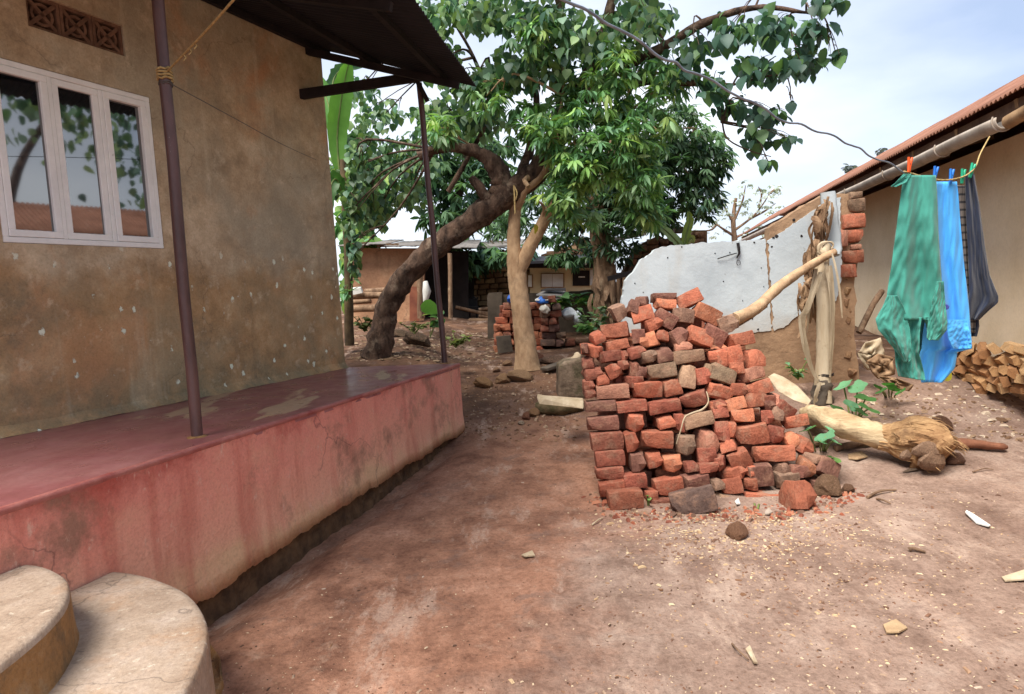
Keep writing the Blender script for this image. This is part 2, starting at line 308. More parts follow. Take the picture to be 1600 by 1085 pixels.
# ------------------------------------------------------------------ mesh helpers
def tag(o, label=None, cat=None, group=None, kind=None):
    if label: o['label'] = label
    if cat: o['category'] = cat
    if group: o['group'] = group
    if kind: o['kind'] = kind
    return o
def empty(name, loc, label, cat, group=None):
    o = bpy.data.objects.new(name, None); COL.objects.link(o); o.location = Vector(loc)
    o.empty_display_size = .1; return tag(o, label, cat, group)
def setparent(o, p):
    if p is None: return o
    o.parent = p
    inv = Matrix.Identity(4); q = p
    chain = []
    while q is not None: chain.append(q); q = q.parent
    mw = Matrix.Identity(4)
    for q in reversed(chain): mw = mw @ q.matrix_parent_inverse @ q.matrix_basis if q.parent else q.matrix_basis.copy()
    o.matrix_parent_inverse = mw.inverted(); return o
def link(name, me, parent=None):
    o = bpy.data.objects.new(name, me); COL.objects.link(o); return setparent(o, parent)
class MB:
    def __init__(s): s.v = []; s.f = []; s.sm = []
    def add(s, vs, fs, smooth=False):
        k = len(s.v); s.v += [tuple(a) for a in vs]; s.f += [tuple(i + k for i in q) for q in fs]; s.sm += [smooth] * len(fs); return s
    def box(s, c, X, Y, Z):            # centre and three half-axis vectors
        c, X, Y, Z = map(Vector, (c, X, Y, Z))
        vs = [c + a * X + b * Y + d * Z for d in (-1, 1) for a, b in ((-1, -1), (1, -1), (1, 1), (-1, 1))]
        fs = [(3, 2, 1, 0), (4, 5, 6, 7), (0, 1, 5, 4), (1, 2, 6, 5), (2, 3, 7, 6), (3, 0, 4, 7)]
        if X.cross(Y).dot(Z) < 0: fs = [q[::-1] for q in fs]
        return s.add(vs, fs)
    def aabb(s, lo, hi):
        lo, hi = Vector(lo), Vector(hi); h = (hi - lo) / 2
        return s.box((lo + hi) / 2, (h.x, 0, 0), (0, h.y, 0), (0, 0, h.z))
    def bar(s, a, b, w, h=None, up=(0, 0, 1)):
        a, b = Vector(a), Vector(b); h = h or w; d = (b - a); u = Vector(up)
        x = d.cross(u)
        if x.length < 1e-5: x = d.cross(Vector((1, 0, 0)))
        x.normalize(); z = x.cross(d).normalized()
        return s.box((a + b) / 2, d / 2, x * w / 2, z * h / 2)
    def tube(s, pts, rad, n=10, cap=True, jit=0.0, seed=0, smooth=True, flat=1.0):
        pts = [Vector(p) for p in pts]; N = len(pts)
        if not hasattr(rad, '__len__'): rad = [rad] * N
        vs = []; prev = None
        for i, p in enumerate(pts):
            d = (pts[min(i + 1, N - 1)] - pts[max(i - 1, 0)]).normalized()
            if prev is None:
                x = d.cross(Vector((0.13, .21, 1)));
                if x.length < 1e-3: x = d.cross(Vector((1, 0, 0)))
            else: x = prev - d * prev.dot(d)
            x.normalize(); prev = x; y = d.cross(x)
            for k in range(n):
                a = 2 * math.pi * k / n; r = rad[i]
                if jit: r *= 1 + jit * mnoise.noise(Vector((math.cos(a) * 1.6 + seed, math.sin(a) * 1.6, i * .55 + seed * 3))) + jit * .55 * mnoise.noise(Vector((math.cos(a) * 4 + seed, math.sin(a) * 4, i * 1.1 + seed)))
                vs.append(p + x * math.cos(a) * r + y * math.sin(a) * r * flat)
        fs = [(i * n + k, i * n + (k + 1) % n, (i + 1) * n + (k + 1) % n, (i + 1) * n + k) for i in range(N - 1) for k in range(n)]
        s.add(vs, fs, smooth)
        if cap: s.add(vs[:n], [tuple(range(n))[::-1]]); s.add(vs[-n:], [tuple(range(n))])
        return s
    def prism(s, poly, ex):            # closed outline (list of points) pushed along ex
        ex = Vector(ex); n = len(poly); a = [Vector(p) for p in poly]
        nrm = Vector((0, 0, 0))
        for i in range(n): nrm += a[i].cross(a[(i + 1) % n])
        if nrm.dot(ex) > 0: a = a[::-1]
        b = [p + ex for p in a]
        return s.add(a + b, [tuple(range(n)), tuple(range(2 * n - 1, n - 1, -1))] + [((i + 1) % n, i, i + n, (i + 1) % n + n) for i in range(n)])
    def grid(s, P, smooth=True, flip=False):   # rows of points
        R_, C_ = len(P), len(P[0])
        fs = [(i * C_ + j, i * C_ + j + 1, (i + 1) * C_ + j + 1, (i + 1) * C_ + j) for i in range(R_ - 1) for j in range(C_ - 1)]
        if flip: fs = [q[::-1] for q in fs]
        return s.add([p for r in P for p in r], fs, smooth)
    def mesh(s, name):
        me = bpy.data.meshes.new(name); me.from_pydata(s.v, [], s.f); me.polygons.foreach_set('use_smooth', s.sm); me.update(); return me
    def build(s, name, mat, parent=None):
        me = s.mesh(name); me.materials.append(mat); return link(name, me, parent)
def bevel(o, w, seg=1):
    b = o.modifiers.new('bevel', 'BEVEL'); b.width = w; b.segments = seg; b.limit_method = 'ANGLE'; return o
def solid(o, t):
    b = o.modifiers.new('solid', 'SOLIDIFY'); b.thickness = t; b.offset = 0; return o
def lerp(a, b, t): return a + (b - a) * float(t)
def poly_at(pts, n):                   # smooth resample of a polyline (Catmull-Rom)
    P = [Vector(p) for p in pts]; out = []
    m_ = len(P) - 1
    for k in range(n):
        t = k / (n - 1) * m_; i = min(int(t), m_ - 1); u = t - i
        p0, p1, p2, p3 = P[max(i - 1, 0)], P[i], P[i + 1], P[min(i + 2, m_)]
        out.append(.5 * ((2 * p1) + (p2 - p0) * u + (2 * p0 - 5 * p1 + 4 * p2 - p3) * u * u + (3 * p1 - p0 - 3 * p2 + p3) * u ** 3))
    return out
def fl(xs, ys, t): return float(np.interp(t, xs, ys))
U = random.uniform

# ------------------------------------------------------------------ ground
YB = [-40, 0, 2.5, 4, 5.2, 6.5, 7.5, 9, 10, 12, 14, 16, 18, 26, 400]
ZB = [-.3, -.28, -.24, -.19, -.14, -.06, .0, .27, .44, .55, .75, 1.0, 1.18, 1.3, 1.6]
YR = [-40, 0, 2.5, 4, 5.2, 5.8, 6.5, 7.6, 9, 12, 14, 16, 18, 26, 400]
ZR = [-.3, -.28, -.24, -.19, -.13, -.05, .12, .30, .40, .55, .75, 1.0, 1.18, 1.3, 1.6]
YL = [-40, 0, 2.5, 4, 5.2, 6.5, 7.4, 8.4, 10, 12, 14, 16, 18, 26, 400]
ZL = [-.3, -.28, -.24, -.19, -.14, -.06, .05, .38, .70, .82, .95, 1.08, 1.2, 1.3, 1.6]
_a = onz(718, 568, .77); _b = onz(0, 795, .77); _d = (_a - _b).normalized(); VX0, VY0, VNX, VNY = _a.x, _a.y, _d.y, -_d.x
def zg_arr(x, y):
    x = np.asarray(x, float); y = np.asarray(y, float)
    b = np.interp(y, YB, ZB); r = np.interp(y, YR, ZR); l = np.interp(y, YL, ZL)
    sm = lambda t: np.clip(t, 0, 1) ** 2 * (3 - 2 * np.clip(t, 0, 1))
    wr = sm((x - 1.6) / 1.3); wl = sm((-.7 - x) / 1.0)
    dv = (x - VX0) * VNX + (y - VY0) * VNY; along = (x - VX0) * -VNY + (y - VY0) * VNX
    tr = .11 * np.exp(-(np.clip(dv - .02, 0, 9) / .22) ** 2) * np.clip(-along / .8, 0, 1)
    return b * (1 - wr) * (1 - wl) + r * wr + l * wl - tr
def zg(x, y):
    v = Vector((x, y, 0))
    return float(zg_arr(x, y)) + .010 * mnoise.noise(Vector((x * 2.2 - y * .5, y * .5, 3))) + .022 * mnoise.noise(v * 1.3) + .012 * mnoise.noise(v * 3.7)
def ongr(x, y):                         # picture point on the ground
    z = 0.0
    for _ in range(14):
        p = onz(x, y, min(z, EYE - .25)); y_ = min(max(p.y, .5), 60.0); zn = zg(p.x if p.y > .5 else 0, y_)
        if abs(zn - z) < 1e-4: break
        z = z + (zn - z) * .6
    return onz(x, y, min(z, EYE - .25))
def graded(lo, a, b, hi, step, nout):
    core = np.arange(a, b, step)
    return np.concatenate([a - (a - lo) * np.linspace(1, 0, nout, endpoint=False) ** 2.2, core, b + (hi - b) * np.linspace(0, 1, nout) ** 2.2])
gx = graded(-220, -4.5, 6.0, 220, .05, 26); gy = graded(-60, 1.2, 12.5, 400, .05, 26)
GX, GY = np.meshgrid(gx, gy); GZ = zg_arr(GX, GY)
for i in range(GX.shape[0]):
    for j in range(GX.shape[1]):
        v = Vector((GX[i, j], GY[i, j], 0))
        GZ[i, j] += .013 * mnoise.noise(v * 6.3) * max(0.0, mnoise.noise(v * .8 + Vector((4, 2, 0)))) * 2 + .010 * mnoise.noise(Vector((v.x * 2.2 - v.y * .5, v.y * .5, 3))) + .022 * mnoise.noise(v * 1.3) + .012 * mnoise.noise(v * 3.7) + .007 * mnoise.noise(v * 9.1) + .004 * mnoise.noise(v * 21)
n0, n1 = GX.shape
vv = np.stack([GX.ravel(), GY.ravel(), GZ.ravel()], 1)
idx = np.arange(n0 * n1).reshape(n0, n1)
ff = np.stack([idx[:-1, :-1].ravel(), idx[:-1, 1:].ravel(), idx[1:, 1:].ravel(), idx[1:, :-1].ravel()], 1)
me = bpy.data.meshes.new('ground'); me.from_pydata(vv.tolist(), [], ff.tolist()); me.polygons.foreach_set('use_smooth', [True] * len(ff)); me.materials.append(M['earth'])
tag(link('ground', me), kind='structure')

# ------------------------------------------------------------------ house with the veranda
ZP = .77
W1 = onz(540, 575, ZP); WA = math.radians(24)
uw = Vector((math.sin(WA), math.cos(WA), 0)); nw = Vector((uw.y, -uw.x, 0)); UP = Vector((0, 0, 1))
def hp(a, z, o=0.0): p = W1 + uw * a + nw * o; return Vector((p.x, p.y, z))
house = empty('plastered_house', (W1.x, W1.y, 0), 'brown weathered plaster house with red veranda and three-pane white window', 'house')
WL, WR, WB, WT = -3.53, -2.28, 2.075, 3.325            # window opening
VL, VR, VB, VT = -3.20, -2.46, 3.60, 3.84              # vent opening
mb = MB()
xs = [-10, -7, -5, WL, VL, WR, VR, -1.2, 0]; xs = sorted(xs); zs = [-.3, ZP, 1.4, WB, WT, VB, VT, 4.75]
def hole(a, z): return (WL < a < WR and WB < z < WT) or (VL < a < VR and VB < z < VT)
for i in range(len(xs) - 1):
    for j in range(len(zs) - 1):
        if hole((xs[i] + xs[i + 1]) / 2, (zs[j] + zs[j + 1]) / 2): continue
        mb.add([hp(xs[i], zs[j]), hp(xs[i + 1], zs[j]), hp(xs[i + 1], zs[j + 1]), hp(xs[i], zs[j + 1])], [(0, 1, 2, 3)])
for l, r, b, t, d in ((WL, WR, WB, WT, .12), (VL, VR, VB, VT, .12)):
    q = [(l, b), (r, b), (r, t), (l, t)]
    for k in range(4):
        a, c = q[k], q[(k + 1) % 4]
        mb.add([hp(*a), hp(*c), hp(*c, -d), hp(*a, -d)], [(3, 2, 1, 0)])
# end wall and back wall close the house
mb.add([hp(0, -.3), hp(0, -.3, -6), hp(0, 4.75, -6), hp(0, 4.75)], [(0, 1, 2, 3)])
mb.add([hp(-10, -.3), hp(-10, -.3, -6), hp(-10, 4.75, -6), hp(-10, 4.75)], [(3, 2, 1, 0)])
mb.add([hp(-10, -.3, -6), hp(0, -.3, -6), hp(0, 4.75, -6), hp(-10, 4.75, -6)], [(3, 2, 1, 0)])
mb.build('wall', M['plaster'], house)
mb = MB()                                              # plaster fillet at the foot of the wall
prof = [(0.0, ZP + .07), (.02, ZP + .035), (.055, ZP + .002)]
rows = [[hp(a, z + .01 * mnoise.noise(Vector((a * 5, i, 0))), o + .012 * mnoise.noise(Vector((a * 4, 3 + i, 0)))) for i, (o, z) in enumerate(prof)] for a in np.linspace(-8, 0, 90)]
mb.grid(rows, True, True); mb.build('skirting_fillet', M['plaster'], house)
# dark sheet behind window and vent, the unlit room put into its colour
mb = MB(); mb.add([hp(-4.2, 1.5, -.5), hp(-1.8, 1.5, -.5), hp(-1.8, 4.2, -.5), hp(-4.2, 4.2, -.5)], [(0, 1, 2, 3)]); mb.build('room_shade_backing', M['hut_dark'], house)
# window
win = MB()
def frame_bars(mb, l, r, b, t, w, o, d):
    for (a0, a1, z0, z1) in ((l, r, t - w, t), (l, r, b, b + w), (l, l + w, b + w, t - w), (r - w, r, b + w, t - w)):
        mb.box(hp((a0 + a1) / 2, (z0 + z1) / 2, o), uw * (a1 - a0) / 2, nw * d / 2, UP * (z1 - z0) / 2)
frame_bars(win, WL + .003, WR - .003, WB + .003, WT - .003, .04, -.035, .07)
thirds = [lerp(WL + .043, WR - .043, k / 3) for k in range(4)]
for a in thirds[1:3]: win.box(hp(a, (WB + WT) / 2, -.037), uw * .016, nw * .034, UP * ((WT - WB) / 2 - .044))
window = bevel(win.build('window_frame', M['white_paint'], house), .004)
for k in range(3):
    l = thirds[k] + (.018 if k else .002); r = thirds[k + 1] - (.018 if k < 2 else .002)
    s = MB(); frame_bars(s, l, r, WB + .046, WT - .046, .048, -.02 if k != 1 else -.03, .045)
    sash = bevel(s.build('casement', M['white_paint'], window), .004)
    g = MB(); o = -.028 - .004 * k; tl = (.0, .004, -.005)[k]
    g.box(hp((l + r) / 2, (WB + WT) / 2, o), (uw + nw * tl) * ((r - l) / 2 - .04), nw * .003, UP * ((WT - WB) / 2 - .085)); g.build('pane', M['glass'], window)
for z in (WB + .2, WT - .2):
    s = MB(); s.tube([hp(WR - .045, z - .035, .004), hp(WR - .045, z + .035, .004)], .006, 8); s.build('hinge', M['white_paint'], window)
# vent of pierced clay blocks
v = MB(); o = -.05; nb = 3
for k in range(nb):
    l = lerp(VL, VR, k / nb); r = lerp(VL, VR, (k + 1) / nb)
    c_a = (l + r) / 2; c_z = (VB + VT) / 2; ha = (r - l) / 2; hz = (VT - VB) / 2
    s = MB(); frame_bars(s, l + .002, r - .002, VB + .002, VT - .002, .022, o, .06)
    for sx, sz in ((1, 1), (1, -1)):
        d = (uw * ha * sx + UP * hz * sz); ln = d.length; d.normalize(); pn = d.cross(nw).normalized()
        s.box(hp(c_a, c_z, o - .002 * sx), d * ln * .93, nw * .026, pn * .014)
    for q in range(12):
        a0, a1 = q * math.pi / 6, (q + 1) * math.pi / 6
        p0 = hp(c_a + .6 * ha * math.cos(a0), c_z + .6 * hz * math.sin(a0), o - .003); p1 = hp(c_a + .6 * ha * math.cos(a1), c_z + .6 * hz * math.sin(a1), o - .003)
        s.bar(p0, p1, .05, .02, nw.cross(p1 - p0))
    s.build('vent_block', M['vent'], house)

# veranda
VA = onz(718, 568, ZP); VB0 = onz(0, 795, ZP); uv = (VA - VB0).normalized(); nv = Vector((uv.y, -uv.x, 0))
def vp(t, z, o=0.0): p = VA + uv * t + nv * o; return Vector((p.x, p.y, z))
END = -9.0
mb = MB(); mb.prism([vp(0, ZP - .05), vp(END, ZP - .05), hp(-9.5, ZP - .05, -.05), hp(-.0, ZP - .05, -.05) + uw * .02], UP * .05)
fl_o = mb.build('veranda_floor', M['red_floor'], house)
lipz = MB(); ts = np.linspace(END, 0, 240)
rows = []
for t in ts:
    j = .004 * mnoise.noise(Vector((t * 7, 1, 0))) + .002 * mnoise.noise(Vector((t * 31, 4, 0)))
    rows.append([vp(t, ZP + .001, -.022), vp(t, ZP + .003 + j, -.006), vp(t, ZP - .003 + j, .007 + j), vp(t, ZP - .018, .008 + j), vp(t, ZP - .03, .004)])
lipz.grid(rows, True, True); lipz.build('veranda_lip', M['red_edge'], house)
tz = [-9, -6, -5, -4.25, -3.99, -3.19, -1.89, -.09, 0]; zb = [-.12, -.1, -.07, -.065, -.12, -.06, -.03, .0, .01]
mb = MB(); rows = []; NT = 420
for k in range(NT):
    t = lerp(END, 0, k / (NT - 1))
    b = fl(tz, zb, t) + .035 * mnoise.noise(Vector((t * 2.3, 0, 0))) + .02 * mnoise.noise(Vector((t * 9, 5, 0))) + .012 * mnoise.noise(Vector((t * 33, 2, 0)))
    rr = []
    for i in range(9):
        z = lerp(b, ZP - .02, i / 8)
        o = .006 * mnoise.noise(Vector((t * 1.3, z * 2, 7))) + .003 * mnoise.noise(Vector((t * 6, z * 6, 2))) + (.02 * (1 - i / 2.5) if i < 2 else 0)
        rr.append(vp(t, z, o))
    rr.insert(0, vp(t, b + .012, -.04))
    rows.append(rr)
mb.grid(rows, True, True)
e = [vp(0, ZP - .052), vp(0, 0.0)]; f_ = [hp(0.02, ZP - .052), hp(.02, 0.0)]
mb.add([e[1], f_[1], f_[0], e[0]], [(0, 1, 2, 3)])
mb.build('veranda_face', M['red_face'], house)
mb = MB(); rows = []
for t in np.linspace(END, -.01, 200):
    rows.append([vp(t, z, -.05 - .03 * abs(mnoise.noise(Vector((t * 4, z * 7, 1)))) + .03 * mnoise.noise(Vector((t * 11, z * 13, 1)))) for z in (-.4, -.25, -.15, -.08, 0, .1)])
mb.grid(rows, False, True); mb.add([vp(-.03, -.4), hp(-.02, -.4), hp(-.02, ZP - .06), vp(-.03, ZP - .06)], [(0, 1, 2, 3)])
mb.build('foundation', M['foundation'], house)
# two rounded steps
def step(tc_, a, b, ztop, zlow, name, mside):
    out = [vp(tc_ + a * math.cos(q), ztop, .012 + b * math.sin(q)) for q in np.linspace(0, math.pi, 40)]
    rows = []
    prof = [(-.03, 0), (-.008, -.003), (0.0, -.012), (.003, -.03), (.004, -.12), (.008, -.2), (.02, zlow - ztop)]
    for q in np.linspace(0, math.pi, 48):
        r = []
        for k, (g, dz) in enumerate(prof):
            w_ = 1 + .012 * mnoise.noise(Vector((math.cos(q) * 3, math.sin(q) * 3, dz * 4 + tc_)))
            r.append(vp(tc_ + (a + g) * math.cos(q) * w_, ztop + dz, .012 + (b + g) * math.sin(q) * w_))
        rows.append(r)
    mb = MB(); mb.grid([r[3:] for r in rows], True, False); side = mb.build(name, mside, house)
    rim = MB(); rim.grid([r[:4] for r in rows], True, False); rim.build('step_nosing', M['step'], side)
    top = MB(); n_ = 14
    for k in range(n_):
        pass
    rr = [[vp(tc_ + (a - .03) * math.cos(q) * s_ * (1 + .012 * mnoise.noise(Vector((math.cos(q) * 3, math.sin(q) * 3, tc_)))), ztop + .004 * mnoise.noise(Vector((math.cos(q) * s_ * 4, math.sin(q) * s_ * 4, 1))) * (s_ < .99), .012 + (b - .03) * math.sin(q) * s_ * (1 + .012 * mnoise.noise(Vector((math.cos(q) * 3, math.sin(q) * 3, tc_))))) for q in np.linspace(0, math.pi, 48)] for s_ in np.linspace(0.001, 1, n_)]
    top.grid(rr, True, True); top.build('step_top', M['step'], side)
step(-5.92, 1.32, 1.28, .296, -.35, 'step', M['step'])
step(-5.98, .97, .79, .503, .28, 'step', M['cement'])
# broken apron of cement on the ground beside the steps
mb = MB(); pts = [ongr(x, y) for x, y in ((285, 985), (320, 1000), (345, 1035), (350, 1075), (330, 1120), (270, 1120), (262, 1040))]
mb.prism([p - UP * .05 for p in pts], UP * .085); ap = bevel(mb.build('cement_apron', M['cement'], None), .012, 2)
tag(ap, 'broken cement patch on the earth at the foot of the rounded steps', 'cement patch')
# posts, beams, roof
b1 = onz(308, 683, ZP); t1 = at(247, 0, b1.y); t1 = b1 + (t1 - b1) * 1.3
b2 = onz(695, 568, ZP); t2 = at(655, 130, b2.y)
def post(b, t, r):
    mb = MB(); mb.tube([lerp(b - UP * .01, t, k / 8) + Vector((.004 * math.sin(k * 2), 0, 0)) for k in range(9)], r, 14)
    o = mb.build('veranda_post', M['pipe'], house)
    c = MB(); c.tube([b + UP * z for z in (-.004, .004, .009)], [r + .022, r + .02, r + .003], 14, jit=.3); c.build('cement_collar', M['cement'], o); return o
post(b1, t1, .034); post2 = post(b2, t2, .033)
E1 = onz(740, 135, 3.82); E0 = onz(640, 0, 3.82); ue = (E1 - E0).normalized(); EL = 6.4
def roofp(s, v):         # s metres back from the far corner, v 0 at the eave .. 1 at the wall top .. beyond
    e = E1 - ue * s; k = s / EL
    wtop = hp(.1 - s * .97, 4.40, 0); return e + (wtop - e) * v
WAVE = .078; NS = 8; per = EL / NS
for k in range(NS):
    rows = []
    nsm = int(per / WAVE * 8) + 3
    for i in range(nsm):
        s = k * per + (per + .03) * i / (nsm - 1); h_ = .011 * math.sin(2 * math.pi * s / WAVE) + .003 * (k % 2)
        rows.append([roofp(s, v_) + UP * h_ + Vector((0, 0, .012 * mnoise.noise(Vector((s, v_ * 2, 0))))) - (ue.cross(UP) * 0 if j else Vector((0, 0, 0))) for j, v_ in enumerate((-.02 + .012 * mnoise.noise(Vector((k * 3.1, 0, 0))), .3, .65, 1, 2.2))])
    mb = MB(); mb.grid(rows, True); solid(mb.build('roof_sheet', M['dark_metal'], house), .002)
mb = MB()
for v_ in (.16, .62, .97):
    mb = MB(); mb.bar(roofp(.04, v_) - UP * .045, roofp(EL, v_) - UP * .045, .05, .06); mb.build('purlin', M['dark_wood'], house)
for s in (.35, 2.4, 4.4, 6.2):
    mb = MB(); mb.bar(roofp(s, .05) - UP * .11, roofp(s, 1.02) - UP * .11, .05, .07); mb.build('rafter', M['dark_wood'], house)
tb0 = onpl(470, 148, W1, nw) - nw * .02; tb1 = at(668, 118, b2.y)
mb = MB(); mb.bar(tb0, tb1, .06, .10); mb.build('tie_beam', M['dark_wood'], house)
mb = MB(); mb.bar(at(648, 120, b2.y - .05), at(668, 158, b2.y - .05), .05, .06, (0, 1, 0)); mb.build('post_cleat', M['dark_wood'], house)
# rope and wire tied to the near post
kn = b1 + (t1 - b1) * ((at(258, 118, b1.y) - b1).length / (t1 - b1).length)
def coil(mb, c, r, turns, h, tr, n=12):
    pts = []
    for k in range(int(turns * n) + 1):
        a = 2 * math.pi * k / n; pts.append(c + Vector((math.cos(a) * r, math.sin(a) * r, h * (k / (turns * n) - .5) + .006 * math.sin(3 * a + k))))
    mb.tube(pts, tr, 6)
def rope(mb, pts, r, n=60):
    P = poly_at(pts, n); mb.tube(P, r, 6)
    for sgn in (0, math.pi):
        mb.tube([p + Vector((math.cos(i * 1.4 + sgn), math.sin(i * 1.4 + sgn), math.cos(i * 1.4 + sgn))) * r * .6 for i, p in enumerate(P)], r * .7, 5)
rp_ = MB(); coil(rp_, kn, .040, 4, .07, .0075); far_r = at(362, 0, 3.3); far_r = kn + (far_r - kn) * 1.5
rope(rp_, [kn + Vector((.03, -.02, .02)), lerp(kn, far_r, .5) - UP * .01, far_r], .0065)
for q in (.33, .42, .5):
    c_ = lerp(kn, far_r, q * .66); rp_.tube([c_, c_ + Vector((.012, 0, -.02)), c_ + Vector((-.004, 0, -.035))], .004, 5)
tag(rp_.build('rope', M['rope']), 'yellow sisal rope knotted round the near veranda post, rising to the right', 'rope')
wr = MB(); we = onpl(493, 250, W1, nw); coil(wr, kn - UP * .05, .038, 2, .02, .003)
wr.tube(poly_at([kn + Vector((.03, 0, -.05)), lerp(kn, we, .3) - UP * .03, lerp(kn, we, .65) - UP * .03, we + nw * .005], 24), .0028, 5)
tag(wr.build('wire', M['wire']), 'thin grey wire from the near veranda post to the plaster wall', 'wire')

# ------------------------------------------------------------------ house on the other side with the rusty roof
RA = math.radians(11.8); ur = Vector((math.sin(RA), math.cos(RA), 0)); nr = Vector((-ur.y, ur.x, 0))   # nr points to the yard
G0 = at(1576, 185, 5.8)                                     # gutter line passes here
hr0 = onz(1560, 605, .3)
def rp3(s, o, z): p = G0 + ur * s - nr * o; return Vector((p.x, p.y, z))    # o metres behind the gutter
GZ0 = G0.z
rh = empty('ochre_house', rp3(3, .6, .2), 'long ochre house with rusty corrugated roof and grey gutter', 'house')
S0, S1 = -6.0, 17.5
mb = MB(); WO = .62
mb.prism([rp3(S0, WO, -.3), rp3(S1, WO, -.3), rp3(S1, 6, -.3), rp3(S0, 6, -.3)], UP * (GZ0 + .35)); mb.build('wall', M['ochre'], rh)
# roof
ez = None
pe = onpl(1573.6, 149, G0 - nr * -.02, nr); EZ = pe.z
prd = onpl(1573.6, 133, G0 - nr * 1.1, nr); RZ = prd.z
NSH = 29; per = (S1 - S0 + .4) / NSH
for k in range(NSH):
    rows = []; ns = int(per / .08 * 6) + 2
    for i in range(ns):
        s = S0 + k * per + (per + .02) * i / (ns - 1); h_ = .014 * math.sin(2 * math.pi * s / .08) + .003 * (k % 2)
        dj = .02 * mnoise.noise(Vector((k * 2.7, 1, 0)))
        rows.append([rp3(s, o, lerp(EZ, RZ, (o + .02) / 1.12) + h_ + .01 * mnoise.noise(Vector((s, o, 2)))) for o in (-.02 + dj, .35, .75, 1.1)])
    mb = MB(); mb.grid(rows, True, False); solid(mb.build('roof_sheet', M['rust'], rh), .003)
mb = MB(); mb.add([rp3(S0, 1.1, RZ - .02), rp3(S1, 1.1, RZ - .02), rp3(S1, 6.2, EZ - .1), rp3(S0, 6.2, EZ - .1)], [(0, 1, 2, 3)]); mb.build('rear_roof', M['rust'], rh)
mb = MB(); mb.bar(rp3(S0, .10, EZ - .10), rp3(S1, .10, EZ - .10), .03, .15); mb.build('fascia_board', M['old_board'], rh)
for s in np.arange(S0 + .3, S1, 1.15):
    mb = MB(); mb.bar(rp3(s, .08, EZ - .07), rp3(s, WO + .3, EZ + .07), .05, .09); mb.build('rafter', M['timber'], rh)
# half-round gutter, its near stretch bulging out where it ends
mb = MB(); GE = 0.05
gp = [rp3(s, 0, GZ0 + .012 * mnoise.noise(Vector((s * .7, 0, 0)))) for s in np.linspace(GE, S1, 70)]
rows = []
for i, p in enumerate(gp):
    rows.append([p - nr * (.075 * math.cos(a)) * -1 + UP * (-.075 * math.sin(a)) for a in np.linspace(-.35, math.pi + .35, 12)])
mb.grid(rows, True); gut = solid(mb.build('gutter', M['gutter'], rh), .006)
for s in (.1, 1.3, 2.9, 4.6, 7, 10):
    b_ = MB(); b_.tube([rp3(s, .0, GZ0) + nr * (.085 * math.cos(a)) - UP * (.085 * math.sin(a)) for a in np.linspace(-.5, math.pi, 12)], .008, 6); b_.build('gutter_bracket', M['gutter'], gut)
mb = MB(); mb.tube([rp3(GE, .02, GZ0 - .02), rp3(-.5, .08, GZ0 + .05), rp3(-1.4, .1, GZ0 + .06)], [.06, .055, .05], 10, jit=.2); mb.build('eave_pole', M['timber'], rh)

# ------------------------------------------------------------------ ruined white wall with broken brick end
PW = at(1335, 590, 7.6); wa = math.radians(84)
ux = Vector((math.sin(wa), -math.cos(wa) * -1, 0)).normalized(); ux = Vector((.997, -.075, 0)).normalized(); nx = Vector((ux.y, -ux.x, 0))  # nx faces the yard
def wp(x, y, o=0.0): return onpl(x, y, PW, nx) + nx * o
ruin = empty('ruined_wall', wp(1200, 600), 'ruined white limewashed wall with stepped broken top and bare brown mud foot', 'wall')
body = [(980, 620), (980, 480), (984, 447), (996, 432), (1008, 416), (1024, 404), (1036, 394), (1100, 388), (1199, 382), (1203, 356), (1225, 343), (1250, 324), (1290, 303), (1316, 302), (1340, 308), (1340, 335), (1336, 345), (1340, 365), (1336, 385), (1340, 410), (1334, 440), (1338, 470), (1334, 520), (1340, 560), (1346, 640)]
def rough(poly, step_, amp, sd):
    out = []
    for i in range(len(poly)):
        a, b = Vector(poly[i]), Vector(poly[(i + 1) % len(poly)]); n_ = max(1, int((b - a).length / step_))
        for k in range(n_):
            p = a.lerp(b, k / n_); out.append((p.x + amp * mnoise.noise(Vector((p.x * .17, p.y * .17, sd))), p.y + amp * mnoise.noise(Vector((p.x * .17, p.y * .17, sd + 9)))))
    return out
mb = MB(); mb.prism([wp(x, y) for x, y in rough(body, 9, 3.5, 1)], -nx * .2); mb.build('mud_core', M['mud'], ruin)
panA = [(972, 560), (972, 472), (977, 440), (990, 424), (1002, 407), (1016, 397), (1031, 386), (1100, 380), (1196, 374), (1200, 440), (1205, 517), (1172, 520), (1130, 530)]
panB = [(1200, 376), (1240, 350), (1288, 317), (1312, 308), (1313, 360), (1314, 440), (1306, 470), (1290, 478), (1254, 488), (1238, 500), (1224, 512), (1209, 517), (1203, 440)]
mb = MB(); mb.prism([wp(x, y, .010) for x, y in rough(panA, 4, 3.0, 3)], -nx * .215); mb.build('limewashed_panel', M['limewash'], ruin)
mb = MB(); mb.prism([wp(x, y, .014) for x, y in rough(panB, 4, 3.0, 5)], -nx * .05); mb.build('limewashed_panel', M['limewash'], ruin)
